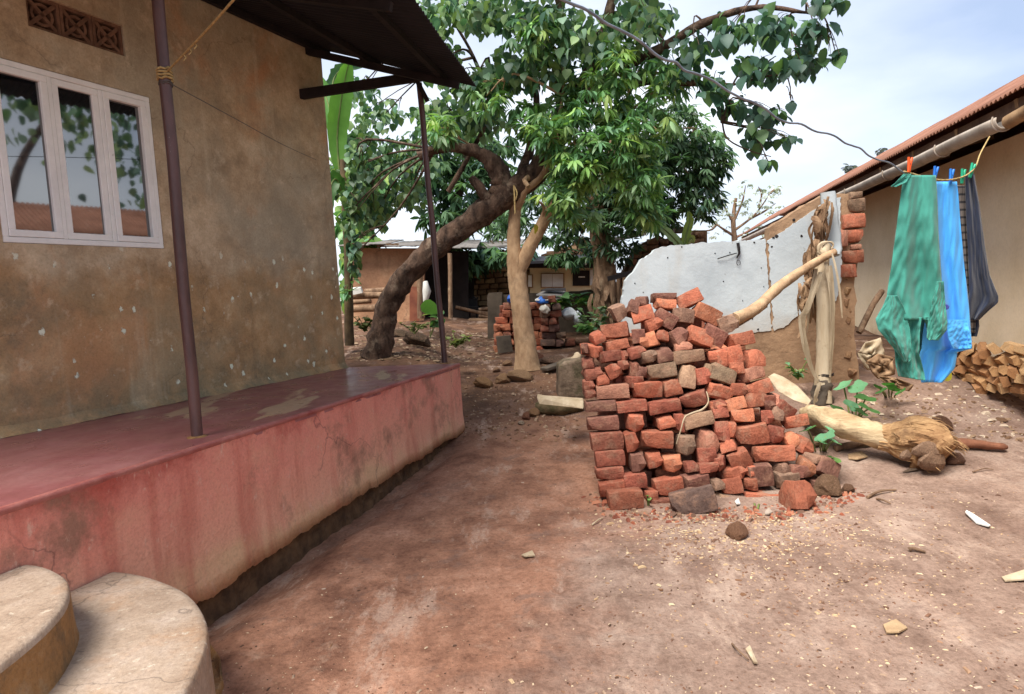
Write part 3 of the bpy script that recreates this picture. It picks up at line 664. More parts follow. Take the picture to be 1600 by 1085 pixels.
# brick shapes shared by every heap and stack
def brick_mesh(name, lx, ly, lz, seed, mat, chip=.5):
    bm = bmesh.new(); bmesh.ops.create_cube(bm, size=1.0); bmesh.ops.subdivide_edges(bm, edges=bm.edges[:], cuts=3, use_grid_fill=True)
    r_ = random.Random(seed); half = Vector((lx / 2, ly / 2, lz / 2)); R_ = .010
    bad = [(Vector((sx * half.x, sy * half.y, sz * half.z)), r_.uniform(.045, .085)) for sx in (-1, 1) for sy in (-1, 1) for sz in (-1, 1) if r_.random() < .38 * chip + .1]
    off = Vector((seed * 3.7, seed * 1.3, seed * 2.1))
    for v_ in bm.verts:
        p = Vector((v_.co.x * lx, v_.co.y * ly, v_.co.z * lz))
        for i in range(3):                                  # pull the outer loops towards the arrises
            if abs(abs(v_.co[i]) - .25) < .01: p[i] = math.copysign(half[i] - R_ * .9, p[i])
        q = Vector((max(-half.x + R_, min(half.x - R_, p.x)), max(-half.y + R_, min(half.y - R_, p.y)), max(-half.z + R_, min(half.z - R_, p.z))))
        d = p - q
        if d.length > 1e-6: p = q + d.normalized() * min(d.length, R_ * 1.12)
        for c, a in bad:
            e = (p - c).length
            if e < a: p = p.lerp(p * .72, 1 - e / a)
        p += .011 * Vector((mnoise.noise(p * 8 + off), mnoise.noise(p * 8 - off), mnoise.noise(p * 8 + off * 2))) + .005 * Vector((mnoise.noise(p * 27 + off), mnoise.noise(p * 27 - off), mnoise.noise(p * 27 + off * 2)))
        v_.co = p
    me = bpy.data.meshes.new(name); bm.to_mesh(me); bm.free(); me.materials.append(mat); me.polygons.foreach_set('use_smooth', [True] * len(me.polygons)); me.set_sharp_from_angle(angle=math.radians(26)); return me
BS = [brick_mesh('brick', .25, .13, .135, i, M['brick']) for i in range(7)]          # long side to the viewer
BH = [brick_mesh('brick', .14, .25, .135, 20 + i, M['brick'], .9) for i in range(7)]  # short end to the viewer
BC = {'r': (160, 96, 74), 'o': (176, 114, 86), 'd': (124, 86, 74), 'm': (140, 84, 68), 'g': (128, 104, 88), 't': (148, 122, 100), 'p': (186, 130, 108), 'D': (114, 90, 82)}
def bcol(k, rnd=random):
    c = BC[k]; j = rnd.uniform(.90, 1.18); jj = rnd.uniform(-6, 6); return srgb(min(255, c[0] * j + jj), c[1] * j, c[2] * j)
def put(me, parent, loc, rot, scale, col, name='brick'):
    o = bpy.data.objects.new(name, me); COL.objects.link(o)
    o.location = loc; o.rotation_euler = rot; o.scale = scale; o.color = col; return setparent(o, parent)
zrot = math.atan2(ux.y, ux.x)
for k, (x0, x1, y0, y1, cl) in enumerate([(1326, 1344, 301, 311, 't'), (1324, 1348, 312, 332, 't'), (1316, 1348, 336, 357, 'r'), (1320, 1345, 360, 380, 'r'), (1314, 1346, 391, 411, 'r'), (1312, 1334, 414, 434, 'r'), (1328, 1343, 382, 390, 'p'), (1310, 1322, 360, 386, 'p')]):
    c = wp((x0 + x1) / 2, (y0 + y1) / 2, -.06); sc = c.y / FPX
    put(BS[k % 7], ruin, c, (U(-.05, .05), U(-.04, .04), zrot + U(-.1, .1)), ((x1 - x0) * sc / .25, 1.75, (y1 - y0) * sc / .135), bcol(cl))
for k in range(40):                                         # lumps of mortar and stone in the broken end
    y_ = U(420, 590); x_ = fl([420, 470, 520, 590], [1326, 1334, 1332, 1340], y_) + U(-12, 0); s = U(.03, .085)
    put(BH[k % 7], ruin, wp(x_, y_, U(-.17, -.02)), (U(-.6, .6), U(-.6, .6), U(0, 3)), (s / .1, s / .25, s / .12), srgb(*random.choice([(150, 118, 88), (128, 98, 72), (164, 132, 98)])), 'mortar_lump')
# hook, stains-with-depth: nail holes and a wire loop on the limewash
mb = MB(); mb.tube([wp(1120, 405, .03), wp(1135, 400, .05), wp(1150, 396, .03)], .006, 6); mb.tube([wp(1152, 380, .03), wp(1154, 396, .035), wp(1150, 404, .03)], [.018, .014, .008], 7)
mb.tube([wp(1153 + 3 * math.cos(a), 411 + 4 * math.sin(a), .025) for a in np.linspace(0, 6.3, 12)], .003, 5); mb.build('rusty_hook', M['dark_wood'], ruin)
for x, y, s in ((1065, 386, 4), (1117, 396, 4), (1140, 395, 3), (1178, 379, 5), (1208, 372, 7), (1213, 370, 7), (1240, 344, 6), (1252, 369, 5), (1189, 419, 3), (1205, 386, 4), (1193, 448, 3), (1175, 498, 4), (1184, 515, 5), (1173, 519, 6), (1043, 403, 3), (992, 443, 3), (1005, 457, 3), (1200, 470, 4), (1130, 440, 3), (1160, 470, 3)):
    mb = MB(); c = wp(x, y, .008 if x < 1200 else .012); r = s * c.y / FPX * U(.3, .5)
    mb.tube([c, c + nx * .008], [r, r * .5], 7, jit=.6, seed=x); mb.build('dark_pock', M['hut_dark'], ruin)

# ------------------------------------------------------------------ heap of bricks
PX5 = """375 215 110 130 -20 g|500 190 90 120 20 d|590 120 110 90 0 d|780 90 210 80 5 d|790 155 180 90 10 o|1010 105 230 130 -22 r|1160 230 240 150 30 o|590 235 190 140 -10 r|790 275 190 140 35 d|945 250 180 130 10 g|675 330 150 110 -15 r|350 390 240 140 -5 r|355 510 200 90 -8 r|185 440 110 90 -15 r|560 430 110 130 0 d|650 475 160 130 -15 o|760 430 120 100 15 r|890 440 150 140 -20 d|1095 440 230 160 20 r|1230 420 200 150 30 d|940 520 150 80 0 p|135 555 80 100 0 r|80 550 60 90 0 d|295 615 180 100 0 m|430 600 60 90 0 m|510 570 160 110 -5 m|620 620 150 110 -8 g|765 590 150 120 -5 d|990 610 280 115 0 t|1260 620 160 140 0 r|105 660 110 80 0 m|335 745 130 130 -20 r|145 760 160 100 0 m|415 690 100 90 0 m|500 710 90 130 10 m|590 755 90 100 10 d|750 750 260 135 -3 t|980 790 150 220 15 t|1110 790 150 150 0 m|1240 760 180 130 25 t|320 920 300 125 0 p|215 810 110 90 0 r|500 830 110 100 0 m|625 905 250 145 3 r|840 880 165 145 -5 r|110 860 100 90 0 m|120 935 100 80 0 m|215 1050 275 95 0 d|490 1050 265 110 0 m|780 1050 285 115 -3 m|1050 990 225 130 -12 m|1240 920 170 130 20 r|1250 1060 140 85 0 r"""
PX6 = """215 210 250 115 0 d|470 200 130 140 10 r|710 195 140 85 -5 r|985 185 240 120 -8 t|820 200 70 150 0 m|245 350 250 140 0 m|440 350 110 150 -5 r|650 340 255 140 5 r|880 385 140 160 10 g|1040 340 125 160 8 p|1040 470 140 125 0 m|1160 280 110 170 0 m|270 490 230 125 0 m|490 510 120 140 0 d|620 500 120 110 0 r|770 530 150 125 0 o|910 560 100 90 0 m|1050 570 150 90 0 m|265 610 220 100 0 m|470 670 180 115 0 m|290 735 210 130 -5 r|740 720 235 150 -3 r|960 680 200 120 -5 d|1110 700 90 90 0 g|690 850 180 80 0 m|595 790 100 100 0 r|1165 830 110 100 25 t"""
PX7 = """200 320 170 150 -15 g|310 465 240 125 -3 r|190 610 265 155 -8 r|420 630 155 165 0 r|150 775 230 150 25 t|260 730 130 110 0 r|415 770 190 115 -5 p|130 930 220 140 20 r|290 905 150 120 10 r|480 890 235 125 -15 r|270 1040 185 120 -10 o|440 1010 185 125 5 r|560 990 100 110 0 m|630 1000 90 100 0 p|100 1050 130 85 0 m"""
PX8 = """300 155 180 110 0 o|500 60 90 90 0 d|570 130 130 120 10 g|625 110 165 150 35 m|730 200 180 100 -5 r|100 110 130 120 0 m|165 270 170 140 5 r|375 300 265 165 -8 r|560 300 140 140 20 m|200 400 130 110 -15 r|280 500 170 150 -20 r|555 460 310 135 3 r|670 350 130 120 -20 o|780 390 160 130 35 r|870 490 110 70 15 g|820 570 130 130 30 o|970 570 190 150 35 d|740 600 160 110 10 d|660 670 170 140 0 g|450 630 180 180 -5 d|220 610 150 100 -10 r|220 720 180 140 -10 r|130 520 80 120 0 m|350 580 90 80 0 r|460 825 300 125 5 r|340 690 90 100 0 r|590 560 90 90 0 g|510 150 100 110 0 m|890 690 80 70 0 d"""
def heapY(x, y): return 5.08 + .42 * max(0, (795 - y)) / 202 + .10 * max(0, (x - 1120) / 150) * (y < 700)
heap = empty('brick_heap', ongr(1090, 770), 'big heap of old red clay bricks, left side stacked, right side tumbled', 'brick heap')
rb = random.Random(5); hb = 0
for txt, ox, oy, sc in ((PX5, 900, 450, 5.709), (PX6, 900, 620, 5.165), (PX7, 1100, 450, 5.7125), (PX8, 1100, 620, 5.167)):
    for it in txt.split('|'):
        cx, cy, w_, h_, ro, cl = it.split(); cx, cy, w_, h_, ro = map(float, (cx, cy, w_, h_, ro))
        X, Y = ox + cx / sc, oy + cy / sc; D = heapY(X, Y); mpp = D / FPX / sc
        w_, h_ = w_ * mpp * 1.02, h_ * mpp * .97
        neat = X < 1075 and Y > 600
        lng = w_ > .165
        if lng: me, base, dp = BS[hb % 7], (.25, .13, .135), rb.uniform(.9, 1.15)
        else: me, base, dp = BH[hb % 7], (.14, .25, .135), rb.uniform(.75, 1.0)
        s = (w_ / base[0], dp, h_ / base[2])
        half = base[1] * dp / 2
        c = at(X, Y, D + half * .8)
        j = .06 if neat else .26
        o = put(me, heap, c, (rb.uniform(-j, j) * .8 - (0 if neat else .08), math.radians(ro) - ROLL * .6, rb.uniform(-j, j) + (0 if neat else rb.choice((-.12, .15)))), s, bcol(cl, rb)); hb += 1
SIL = [(914, 560), (930, 528), (962, 512), (985, 490), (1012, 474), (1080, 470), (1130, 505), (1170, 545), (1185, 600), (1210, 640), (1245, 690), (1282, 735), (1292, 765), (938, 775)]
def inside(x, y, poly):
    c = False; j = len(poly) - 1
    for i in range(len(poly)):
        (xi, yi), (xj, yj) = poly[i], poly[j]
        if (yi > y) != (yj > y) and x < (xj - xi) * (y - yi) / (yj - yi) + xi: c = not c
        j = i
    return c
for row in range(3):                                       # the bricks deeper inside the heap
    zc = -.06
    while zc < 1.45:
        xc = .4 + (.12 if row % 2 else 0) + rb.uniform(0, .1)
        while xc < 3.1:
            x_, y_ = pxof((xc, 5.5, zc)); D = heapY(x_, y_) + .27 + row * .27
            p = Vector((xc, D, zc + .02)); q = [pxof(p + Vector((dx, 0, dz))) for dx in (-.12, .12) for dz in (-.06, .09)]
            if all(inside(*k, SIL) for k in q) and hb < 296:
                put(BS[hb % 7], heap, p + Vector((rb.uniform(-.03, .03), rb.uniform(-.02, .02), 0)), (rb.uniform(-.1, .1), rb.uniform(-.1, .1), rb.uniform(-.25, .25)), (1, 1.2, 1.05), bcol(rb.choice('rmmdro'), rb)); hb += 1
            xc += .275
        zc += .15
# left flank of the stack, seen edge-on
# loose bricks and stones lying round the heap
def loose(x, y, w_, h_, me, base, rot, col, label, cat, name, lift=.5, dy=1.0):
    g = ongr(x, y); mpp = g.y / FPX; s = (w_ * mpp / base[0], dy, h_ * mpp / base[2])
    o = put(me, None, g + UP * (h_ * mpp * lift) + Vector((0, base[1] * dy / 2, 0)), rot, s, col, name); return tag(o, label, cat)
loose(979, 797, 54, 29, BS[2], (.25, .13, .135), (.0, -.03, .03), bcol('r'), 'single red brick lying square at the front corner of the heap', 'brick', 'brick')
loose(1088, 804, 72, 40, BS[4], (.25, .13, .135), (-.15, -.22, -.15), bcol('D'), 'large dark purplish block in front of the heap', 'block', 'brick', .42, 1.3)
loose(1257, 799, 38, 44, BH[3], (.14, .25, .135), (-.28, .1, .12), bcol('r'), 'red brick lying end-on before the tumbled side of the heap', 'brick', 'brick', .42)
def stone_mesh(name, seed, r, sq=(1, 1, .8), sub=3, amp=.3, mat=None):
    bm = bmesh.new(); bmesh.ops.create_icosphere(bm, subdivisions=sub, radius=1)
    for v_ in bm.verts:
        d = v_.co.copy(); k = 1 + amp * mnoise.noise(d * 1.1 + Vector((seed * 5.1, 0, 0))) + amp * .5 * mnoise.noise(d * 2.7 + Vector((0, seed * 3.3, 0)))
        for ax in ((.6, .5, .62), (-.7, .4, .5), (.1, -.8, .55), (-.2, -.5, -.8), (.9, -.2, .1)):
            a = Vector(ax).normalized(); e_ = d.dot(a) * k - .72
            if e_ > 0: d = d - a * e_ * .8 / max(k, .1)
        v_.co = Vector((d.x * k * r * sq[0], d.y * k * r * sq[1], d.z * k * r * sq[2]))
    me = bpy.data.meshes.new(name); bm.to_mesh(me); bm.free(); me.materials.append(mat or M['stone']); me.polygons.foreach_set('use_smooth', [False] * len(me.polygons)); return me
ST = [stone_mesh('stone', i, 1.0) for i in range(6)]
def stone(x, y, rpx, col, label, k=0, sq=(1, 1, .8), rot=0, sink=.55, cat='stone'):
    g = ongr(x, y); r = rpx * g.y / FPX; o = put(ST[k % 6], None, g + UP * (r * sq[2] * sink) + Vector((0, r * .6, 0)), (U(-.3, .3), U(-.3, .3), rot), (r * sq[0], r * sq[1], r * sq[2] * 1.1), srgb(*col), 'stone'); return tag(o, label, cat)
stone(1300, 776, 24, (118, 92, 70), 'rounded brown rock at the far right foot of the brick heap', 1, (1, 1, .95))
stone(1156, 842, 19, (134, 98, 74), 'pointed brown stone alone on the earth in front of the heap', 2, (1.05, .9, .9), 1)
stone(1328, 770, 11, (112, 82, 62), 'small dark stone right beside the rounded rock', 3)
stone(1278, 702, 14, (138, 112, 86), 'smooth tan stone between the heap and the fallen trunk', 4, (1.2, .8, .75), 0, .9)
# pale strip of bark caught between the bricks
mb = MB(); P = poly_at([at(1104, 612, 5.30), at(1107, 628, 5.26), at(1098, 640, 5.22), at(1082, 646, 5.20), at(1070, 653, 5.18), at(1064, 672, 5.16), at(1057, 694, 5.17)], 26)
mb.tube(P, [.006 + .004 * math.sin(i * .12 + .3) for i in range(26)], 6, flat=.5); tag(mb.build('fibre_strip', M['banana_dry']), 'pale curled fibre strip hanging over the bricks of the heap', 'strip')
mb = MB(); pl = [(1201, 592), (1211, 586), (1226, 592), (1248, 606), (1268, 627), (1263, 634), (1240, 626), (1217, 613), (1209, 602)]
mb.prism([at(x, y, 6.0 - (y - 590) * .006) for x, y in pl], Vector((.01, .05, .012))); tag(bevel(mb.build('wood_slab', M['banana_dry']), .006), 'pale flat slab of wood leaning behind the brick heap', 'slab')

# ------------------------------------------------------------------ dead banana stem tied to the ruined wall, poles, fallen trunk
YS = 7.0
bst = empty('dead_banana_stem', ongr(1285, 625), 'dead standing banana stem with peeling sheaths tied up by dry leaves', 'banana stem')
mb = MB(); P = poly_at([at(1283, 628, YS), at(1287, 580, YS), at(1288, 520, YS), at(1287, 460, YS), at(1284, 410, YS + .1), at(1290, 385, YS + .2)], 24)
mb.tube(P, [fl([0, 4, 10, 18, 23], [.115, .085, .078, .07, .06], i) for i in range(24)], 14, jit=.18, seed=2); mb.build('stem', M['banana_dry'], bst)
mb = MB(); P = poly_at([at(1294, 300, YS + .35), at(1297, 340, YS + .36), at(1302, 380, YS + .36), at(1303, 400, YS + .3)], 12)
mb.tube(P, [.075, .08, .08, .085, .085, .085, .085, .085, .08, .08, .07, .06], 10, jit=.15, seed=5, flat=.5); mb.build('upper_sheath', M['limewash'], bst)
def strip(pts, wd, mat, parent, name, tw=0.0, n=18, side=Vector((1, .2, 0))):
    P = poly_at(pts, n); rows = []; sd = random.random() * 50
    for i, p in enumerate(P):
        t = i / (n - 1); w_ = wd * (math.sin(math.pi * (.12 + .83 * t)) ** .6); a = tw * t
        wl = w_ * (1 + .35 * mnoise.noise(Vector((t * 6, sd, 0)))); wr_ = w_ * (1 + .35 * mnoise.noise(Vector((t * 6, sd + 9, 0))))
        s_ = side.normalized() * math.cos(a) + Vector((0, 1, 0)) * math.sin(a); k_ = s_.cross(Vector((0, 0, 1)))
        cr = .3 * w_ * mnoise.noise(Vector((t * 5, sd + 4, 0)))
        rows.append([p - s_ * wl, p - s_ * wl * .35 + k_ * cr, p + s_ * wr_ * .35 - k_ * cr * .7, p + s_ * wr_])
    mb = MB(); mb.grid(rows, False); return solid(mb.build(name, mat, parent), .002)
for pts, wd, tw in (([(1283, 425, 6.9), (1262, 480, 6.8), (1253, 500, 6.78), (1258, 540, 6.8), (1268, 575, 6.85), (1280, 600, 6.9)], .045, .6), ([(1275, 420, 6.9), (1266, 470, 6.85), (1261, 520, 6.85)], .03, .9),
                    ([(1297, 415, 6.9), (1301, 470, 6.88), (1300, 530, 6.88), (1297, 590, 6.9)], .035, .4), ([(1290, 410, 6.9), (1297, 450, 6.86), (1299, 510, 6.84)], .03, 1.0),
                    ([(1300, 396, 6.85), (1310, 440, 6.8), (1316, 497, 6.8)], .014, .2), ([(1281, 598, 6.88), (1275, 618, 6.85), (1272, 634, 6.84)], .03, .8)):
    strip([at(*q) for q in pts], wd, M['banana_dry'], bst, 'sheath_strip', tw)
mb = MB(); mb.tube(poly_at([at(1281, 632, YS - .02), at(1284, 612, YS - .02), at(1286, 594, YS - .01)], 10), [.10, .105, .10, .098, .095, .092, .09, .086, .084, .08], 14, jit=.5, seed=9); mb.build('rotten_foot', M['grey_wall'], bst)
mb = MB(); coil(mb, at(1288, 586, YS), .09, 2, .03, .006); mb.build('binding', M['dark_wood'], bst)
rr = random.Random(3)
for k in range(90):                                        # crumpled dry leaves hanging from the top of the wall
    y_ = rr.uniform(305, 470); x_ = fl([300, 340, 400, 440, 480], [1292, 1280, 1272, 1264, 1256], y_) + rr.gauss(0, 8); ln = rr.uniform(20, 62)
    yy = 7.25 + rr.uniform(-.14, .06)
    strip([at(x_, y_, yy), at(x_ + rr.uniform(-9, 7), y_ + ln * .4, yy - rr.uniform(0, .07)), at(x_ + rr.uniform(-12, 6), y_ + ln, yy)], rr.uniform(.014, .045), M['banana_leafdry'], bst, 'dry_leaf', rr.uniform(-2.5, 2.5), 12, Vector((1, rr.uniform(-.8, .8), rr.uniform(-.4, .4))))
for a in range(3):
    P = [at(1290 + 12 * math.cos(t + a), 388 + 10 * math.sin(t + a * .7), 6.98) for t in np.linspace(0, 5, 14)]; mb = MB(); mb.tube(P, .014, 6, flat=.6); mb.build('leaf_tie', M['banana_dry'], bst)
mb = MB(); P = poly_at([at(1148, 499, 6.1), at(1180, 483, 6.3), at(1213, 452, 6.5), at(1240, 432, 6.7), at(1275, 410, 6.85), at(1304, 394, 6.95)], 26)
mb.tube(P, [fl([0, 12, 25], [.055, .05, .035], i) for i in range(26)], 12, jit=.2, seed=4); tag(mb.build('propping_pole', M['bark_pale']), 'thick bent pole propped from the heap up to the dead banana stem', 'pole')
mb = MB(); mb.tube(poly_at([at(1150, 509, 6.25), at(1170, 497, 6.4), at(1196, 478, 6.6)], 10), .024, 8, jit=.2, seed=8); tag(mb.build('stick', M['bark_grey']), 'short dark stick lying just under the propping pole', 'stick')
ftr = empty('fallen_banana_trunk', ongr(1380, 705), 'fallen pale banana trunk with a cut fibrous root ball', 'fallen trunk')
def gat(x, y, dz): p = ongr(x, y); return p + UP * dz
T0 = ongr(1262, 672); T1 = ongr(1385, 715)
P = poly_at([at(1262, 648, T0.y + .1), at(1300, 657, 5.85), at(1345, 672, 5.7), at(1385, 684, 5.6), at(1420, 688, 5.55)], 22)
mb = MB(); mb.tube(P, [fl([0, 2, 8, 16, 21], [.085, .10, .105, .10, .13], i) for i in range(22)], 22, jit=.28, seed=3); mb.build('stem', M['banana_lying'], ftr)
P = poly_at([at(1372, 684, 5.62), at(1392, 687, 5.58), at(1412, 688, 5.52), at(1435, 690, 5.46), at(1458, 702, 5.4), at(1474, 714, 5.34)], 30); rows = []
for i, p in enumerate(P):
    d = (P[min(i + 1, 29)] - P[max(i - 1, 0)]).normalized(); x_ = d.cross(UP).normalized(); y_ = x_.cross(d); r = fl([0, 6, 12, 20, 26, 29], [.10, .125, .165, .20, .19, .15], i)
    row = []
    for k in range(45):
        a = 2 * math.pi * k / 44; q = Vector((math.cos(a), math.sin(a), i * .10))
        rr_ = r * (1 + .22 * mnoise.noise(q * 1.3) + .16 * mnoise.noise(Vector((math.cos(a) * 4, math.sin(a) * 4, i * .12))) + .10 * mnoise.noise(Vector((math.cos(a) * 11, math.sin(a) * 11, i * .2))))
        row.append(p + x_ * math.cos(a) * rr_ + y_ * math.sin(a) * rr_)
    rows.append(row)
mb = MB(); mb.grid(rows, False); c_ = P[-1] + (P[-1] - P[-2]) * .6; mb.add(rows[-1] + [c_], [(k, k + 1, 45) for k in range(44)]); mb.build('root_ball', M['corm'], ftr)
mb = MB()
for k in range(170):                                       # coarse fibres standing off the corm
    i = rr.randrange(8, 29); q = rows[i][rr.randrange(44)]; o_ = (q - P[i]).normalized(); dd = (P[min(i + 1, 29)] - P[i - 1]).normalized()
    mb.tube([q, q + o_ * .012 + dd * rr.uniform(.03, .07), q + o_ * rr.uniform(-.01, .03) + dd * rr.uniform(.06, .13)], [.004, .003, .001], 4, False)
tag(mb.build('fibres', M['corm'], ftr), kind='stuff')
for (x, y, r, k) in ((1448, 704, 24, 0), (1456, 720, 28, 1), (1415, 712, 14, 2)):
    put(stone_mesh('cut_face', 30 + k, 1, (1, .5, .7), 2, .2, M['cutface']), ftr, at(x, y, 5.27), (.2, .15, .3 * k), (r * 5.27 / FPX,) * 3, (1, 1, 1, 1), 'cut_face')
for k in range(9):
    a = rr.uniform(0, 6); c = at(1440 + 28 * math.cos(a), 690 + 20 * math.sin(a), 5.42); mb = MB(); mb.tube([c, c + Vector((rr.uniform(-.12, .12), rr.uniform(-.1, .0), rr.uniform(-.02, .12))), c + Vector((rr.uniform(-.2, .2), rr.uniform(-.15, 0), rr.uniform(-.05, .08)))], [.014, .009, .004], 6); mb.build('root', M['corm'], ftr)
0 and strip([at(1424, 640, 5.6), at(1434, 655, 5.5), at(1440, 680, 5.4)], .07, M['corm'], ftr, 'peeling_sheath', .4); 0 and strip([at(1415, 655, 5.6), at(1440, 668, 5.45), at(1462, 690, 5.35)], .06, M['corm'], ftr, 'peeling_sheath', .4)
mb = MB(); mb.tube(poly_at([gat(1305, 706, .03), gat(1340, 700, .04), gat(1372, 697, .05)], 10), .03, 8, jit=.3); tag(mb.build('stick', M['bark_grey']), 'grey stick lying along the foot of the fallen trunk', 'stick')
mb = MB(); mb.tube(poly_at([gat(1480, 702, .05), gat(1520, 703, .05), gat(1572, 706, .04)], 12), [.03, .05, .06, .06, .06, .06, .055, .055, .05, .05, .045, .03], 9, jit=.4, seed=2, flat=.7); tag(mb.build('brown_root', simple('rust_brown_root', srgb(112, 72, 54), srgb(148, 100, 76), 8, .95, .02, 20)), 'brown root piece pointing away beyond the root ball', 'root')
stone(1497, 727, 16, (112, 82, 66), 'dark earth clod against the right of the root ball', 5)
stone(1478, 672, 18, (110, 80, 62), 'brown clod just behind the root ball', 0)

# ------------------------------------------------------------------ washing line
YC = 5.25
cab0 = E1 - ue * ((E1 - E0).length * 1.72); lineL = at(1412, 268, YC); lineR = at(1522, 264, YC + .15)
pts = [cab0, at(760, -62, 2.9), at(890, 4, 3.1), at(960, 42, 3.35), at(1040, 92, 3.65), at(1080, 112, 3.85), at(1160, 152, 4.15), at(1225, 188, 4.4), at(1280, 205, 4.65), at(1325, 224, 4.85), at(1362, 244, 5.0), lineL]
P = poly_at(pts, 110); P = [p + Vector((0, 0, .007 * mnoise.noise(Vector((i * .33, 0, 0))) + .010 * math.sin(i * .62) * min(1, i / 40))) for i, p in enumerate(P)]
mb = MB(); mb.tube(P, [fl([0, 40, 109], [.0075, .0075, .006], i) for i in range(110)], 7)
tag(mb.build('overhead_cable', M['cable']), 'slack grey cable crossing the sky from tree to washing', 'cable')
mb = MB(); rope(mb, [lineL, at(1465, 281, YC + .05), at(1500, 278, YC + .1), lineR, at(1532, 240, YC + .3), at(1546, 214, YC + .5)], .006)
tag(mb.build('washing_line', M['rope']), 'twisted washing line with pegs hung below the grey gutter', 'washing line')
def garment(name, rows_px, Y, mat, label, cat, folds, amp, seed, sub=None, dY=0.0, parent=None):
    ys = [r[0] for r in rows_px]; NR, NC = 60, 44; rows = []
    for i in range(NR):
        v_ = i / (NR - 1); y_ = lerp(ys[0], ys[-1], v_); l = fl(ys, [r[1] for r in rows_px], y_); r_ = fl(ys, [r[2] for r in rows_px], y_); yb = fl(ys, [r[3] if len(r) > 3 else 0 for r in rows_px], y_)
        rr_ = []
        for j in range(NC):
            u_ = j / (NC - 1); a = amp * (.35 + .65 * v_)
            d = a * .75 * math.sin(2 * math.pi * folds * (u_ + .10 * mnoise.noise(Vector((u_ * 3, v_ * 1.5, seed)))) + 1.6 * math.sin(v_ * 2.6 + seed) + seed) + a * 1.1 * mnoise.noise(Vector((u_ * folds * 1.6, v_ * 2.2, seed))) + a * .45 * mnoise.noise(Vector((u_ * 9 + v_ * 5, v_ * 9, seed))) + a * .08 * mnoise.noise(Vector((u_ * 22, v_ * 20, seed)))
            rr_.append(at(lerp(l, r_, u_) + .5 * mnoise.noise(Vector((u_ * 5, v_ * 6, seed + 4))), y_ + yb * (u_ - .5) * 2 + .9 * v_ * mnoise.noise(Vector((u_ * 1.6, 1, seed))), Y + d + dY * v_))
        rows.append(rr_)
    mb = MB(); mb.grid(rows, True); o = solid(mb.build(name, mat, parent), .004)
    return tag(o, label, cat) if label else o
TG1, TG2 = srgb(58, 130, 116), srgb(70, 144, 130)
cg = cloth('teal_cloth', TG1, TG2)
gown = garment('green_gown', [(274, 1412, 1462), (300, 1408, 1464), (360, 1400, 1466), (420, 1392, 1470), (460, 1386, 1473), (500, 1390, 1475)], YC, cg, 'teal green gown pegged by its hem, leftmost on the washing line', 'gown', 1.7, .06, 1.0)
garment('front_panel', [(496, 1392, 1440), (520, 1394, 1437), (550, 1398, 1436, 2), (575, 1400, 1443, 4), (592, 1404, 1446, 3)], YC + .0, cg, None, None, 1.2, .06, 1.4, parent=gown)
garment('front_panel', [(496, 1443, 1474), (510, 1447, 1476, 2), (524, 1450, 1477, -5)], YC - .01, cg, None, None, .9, .05, 2.4, parent=gown)
garment('back_panel', [(480, 1396, 1468), (520, 1404, 1464), (555, 1420, 1460), (578, 1428, 1452)], YC + .22, cg, None, None, 1.3, .05, 6.0, parent=gown)
garment('sleeve', [(462, 1386, 1402), (480, 1379, 1412), (499, 1368, 1418), (515, 1372, 1422), (535, 1386, 1424, 3), (556, 1402, 1424, 4), (566, 1412, 1420)], YC - .07, cg, None, None, 1.1, .05, 3.1, parent=gown)
garment('sleeve', [(440, 1464, 1474), (475, 1456, 1477), (505, 1450, 1480), (522, 1448, 1479, -6), (532, 1452, 1466)], YC - .07, cg, None, None, .9, .04, 2.0, parent=gown)
garment('hem_fold', [(272, 1412, 1424), (285, 1400, 1416), (292, 1392, 1400)], YC - .03, cg, None, None, .8, .02, 5.0, parent=gown)
cb = cloth('sky_blue_cloth', srgb(72, 160, 230), srgb(90, 178, 240))
gb = garment('blue_dress', [(284, 1461, 1495), (300, 1458, 1497), (400, 1452, 1505), (480, 1450, 1514), (520, 1442, 1517), (545, 1440, 1519), (548, 1438, 1496), (575, 1434, 1492), (598, 1440, 1472)], YC + .12, cb, 'sky blue dress hanging second on the washing line, with small chest mark', 'dress', 1.8, .045, 2.2)
garment('hem_flap', [(500, 1478, 1510), (530, 1482, 1518), (545, 1490, 1518)], YC + .05, cb, None, None, 1, .03, 4.4, parent=gb)
mb = MB(); mb.tube([at(1478, 480, YC + .03), at(1478, 480, YC + .02)], [.022, .018], 10); mb.build('chest_mark', flat('violet_print', srgb(70, 70, 150)), gb)
m = Mat('striped_grey_cloth', .9, .15); wv = m.n('ShaderNodeTexWave', wave_type='BANDS', bands_direction='Z'); m.l(m.co, wv.inputs[0]); wv.inputs['Scale'].default_value = 5.2; wv.inputs['Distortion'].default_value = .6
m.col(m.ramp(wv.outputs[0], (.12, srgb(58, 56, 58)), (.26, srgb(112, 104, 98)))); m.bump(m.noise(120, 3), .002)
garment('striped_shirt', [(290, 1494, 1511), (340, 1497, 1513), (400, 1502, 1516), (460, 1507, 1520), (500, 1512, 1524), (520, 1514, 1524)], YC + .2, m.m, 'narrow grey shirt with thin dark stripes between blue dress and navy trousers', 'shirt', 1.2, .03, 3.0)
cn = cloth('navy_cloth', srgb(36, 42, 58), srgb(52, 58, 76))
nt_ = garment('navy_trousers', [(272, 1508, 1522), (320, 1509, 1530), (380, 1512, 1538), (430, 1514, 1546), (462, 1514, 1560, 2), (474, 1512, 1559, 0), (492, 1514, 1538), (500, 1514, 1530)], YC + .16, cn, 'dark navy trousers at the right end of the washing line', 'trousers', 1.6, .04, 4.0)
garment('trouser_leg', [(440, 1512, 1524), (480, 1514, 1528), (510, 1512, 1530), (526, 1516, 1526)], YC + .24, cn, None, None, 1, .03, 5.0, parent=nt_)
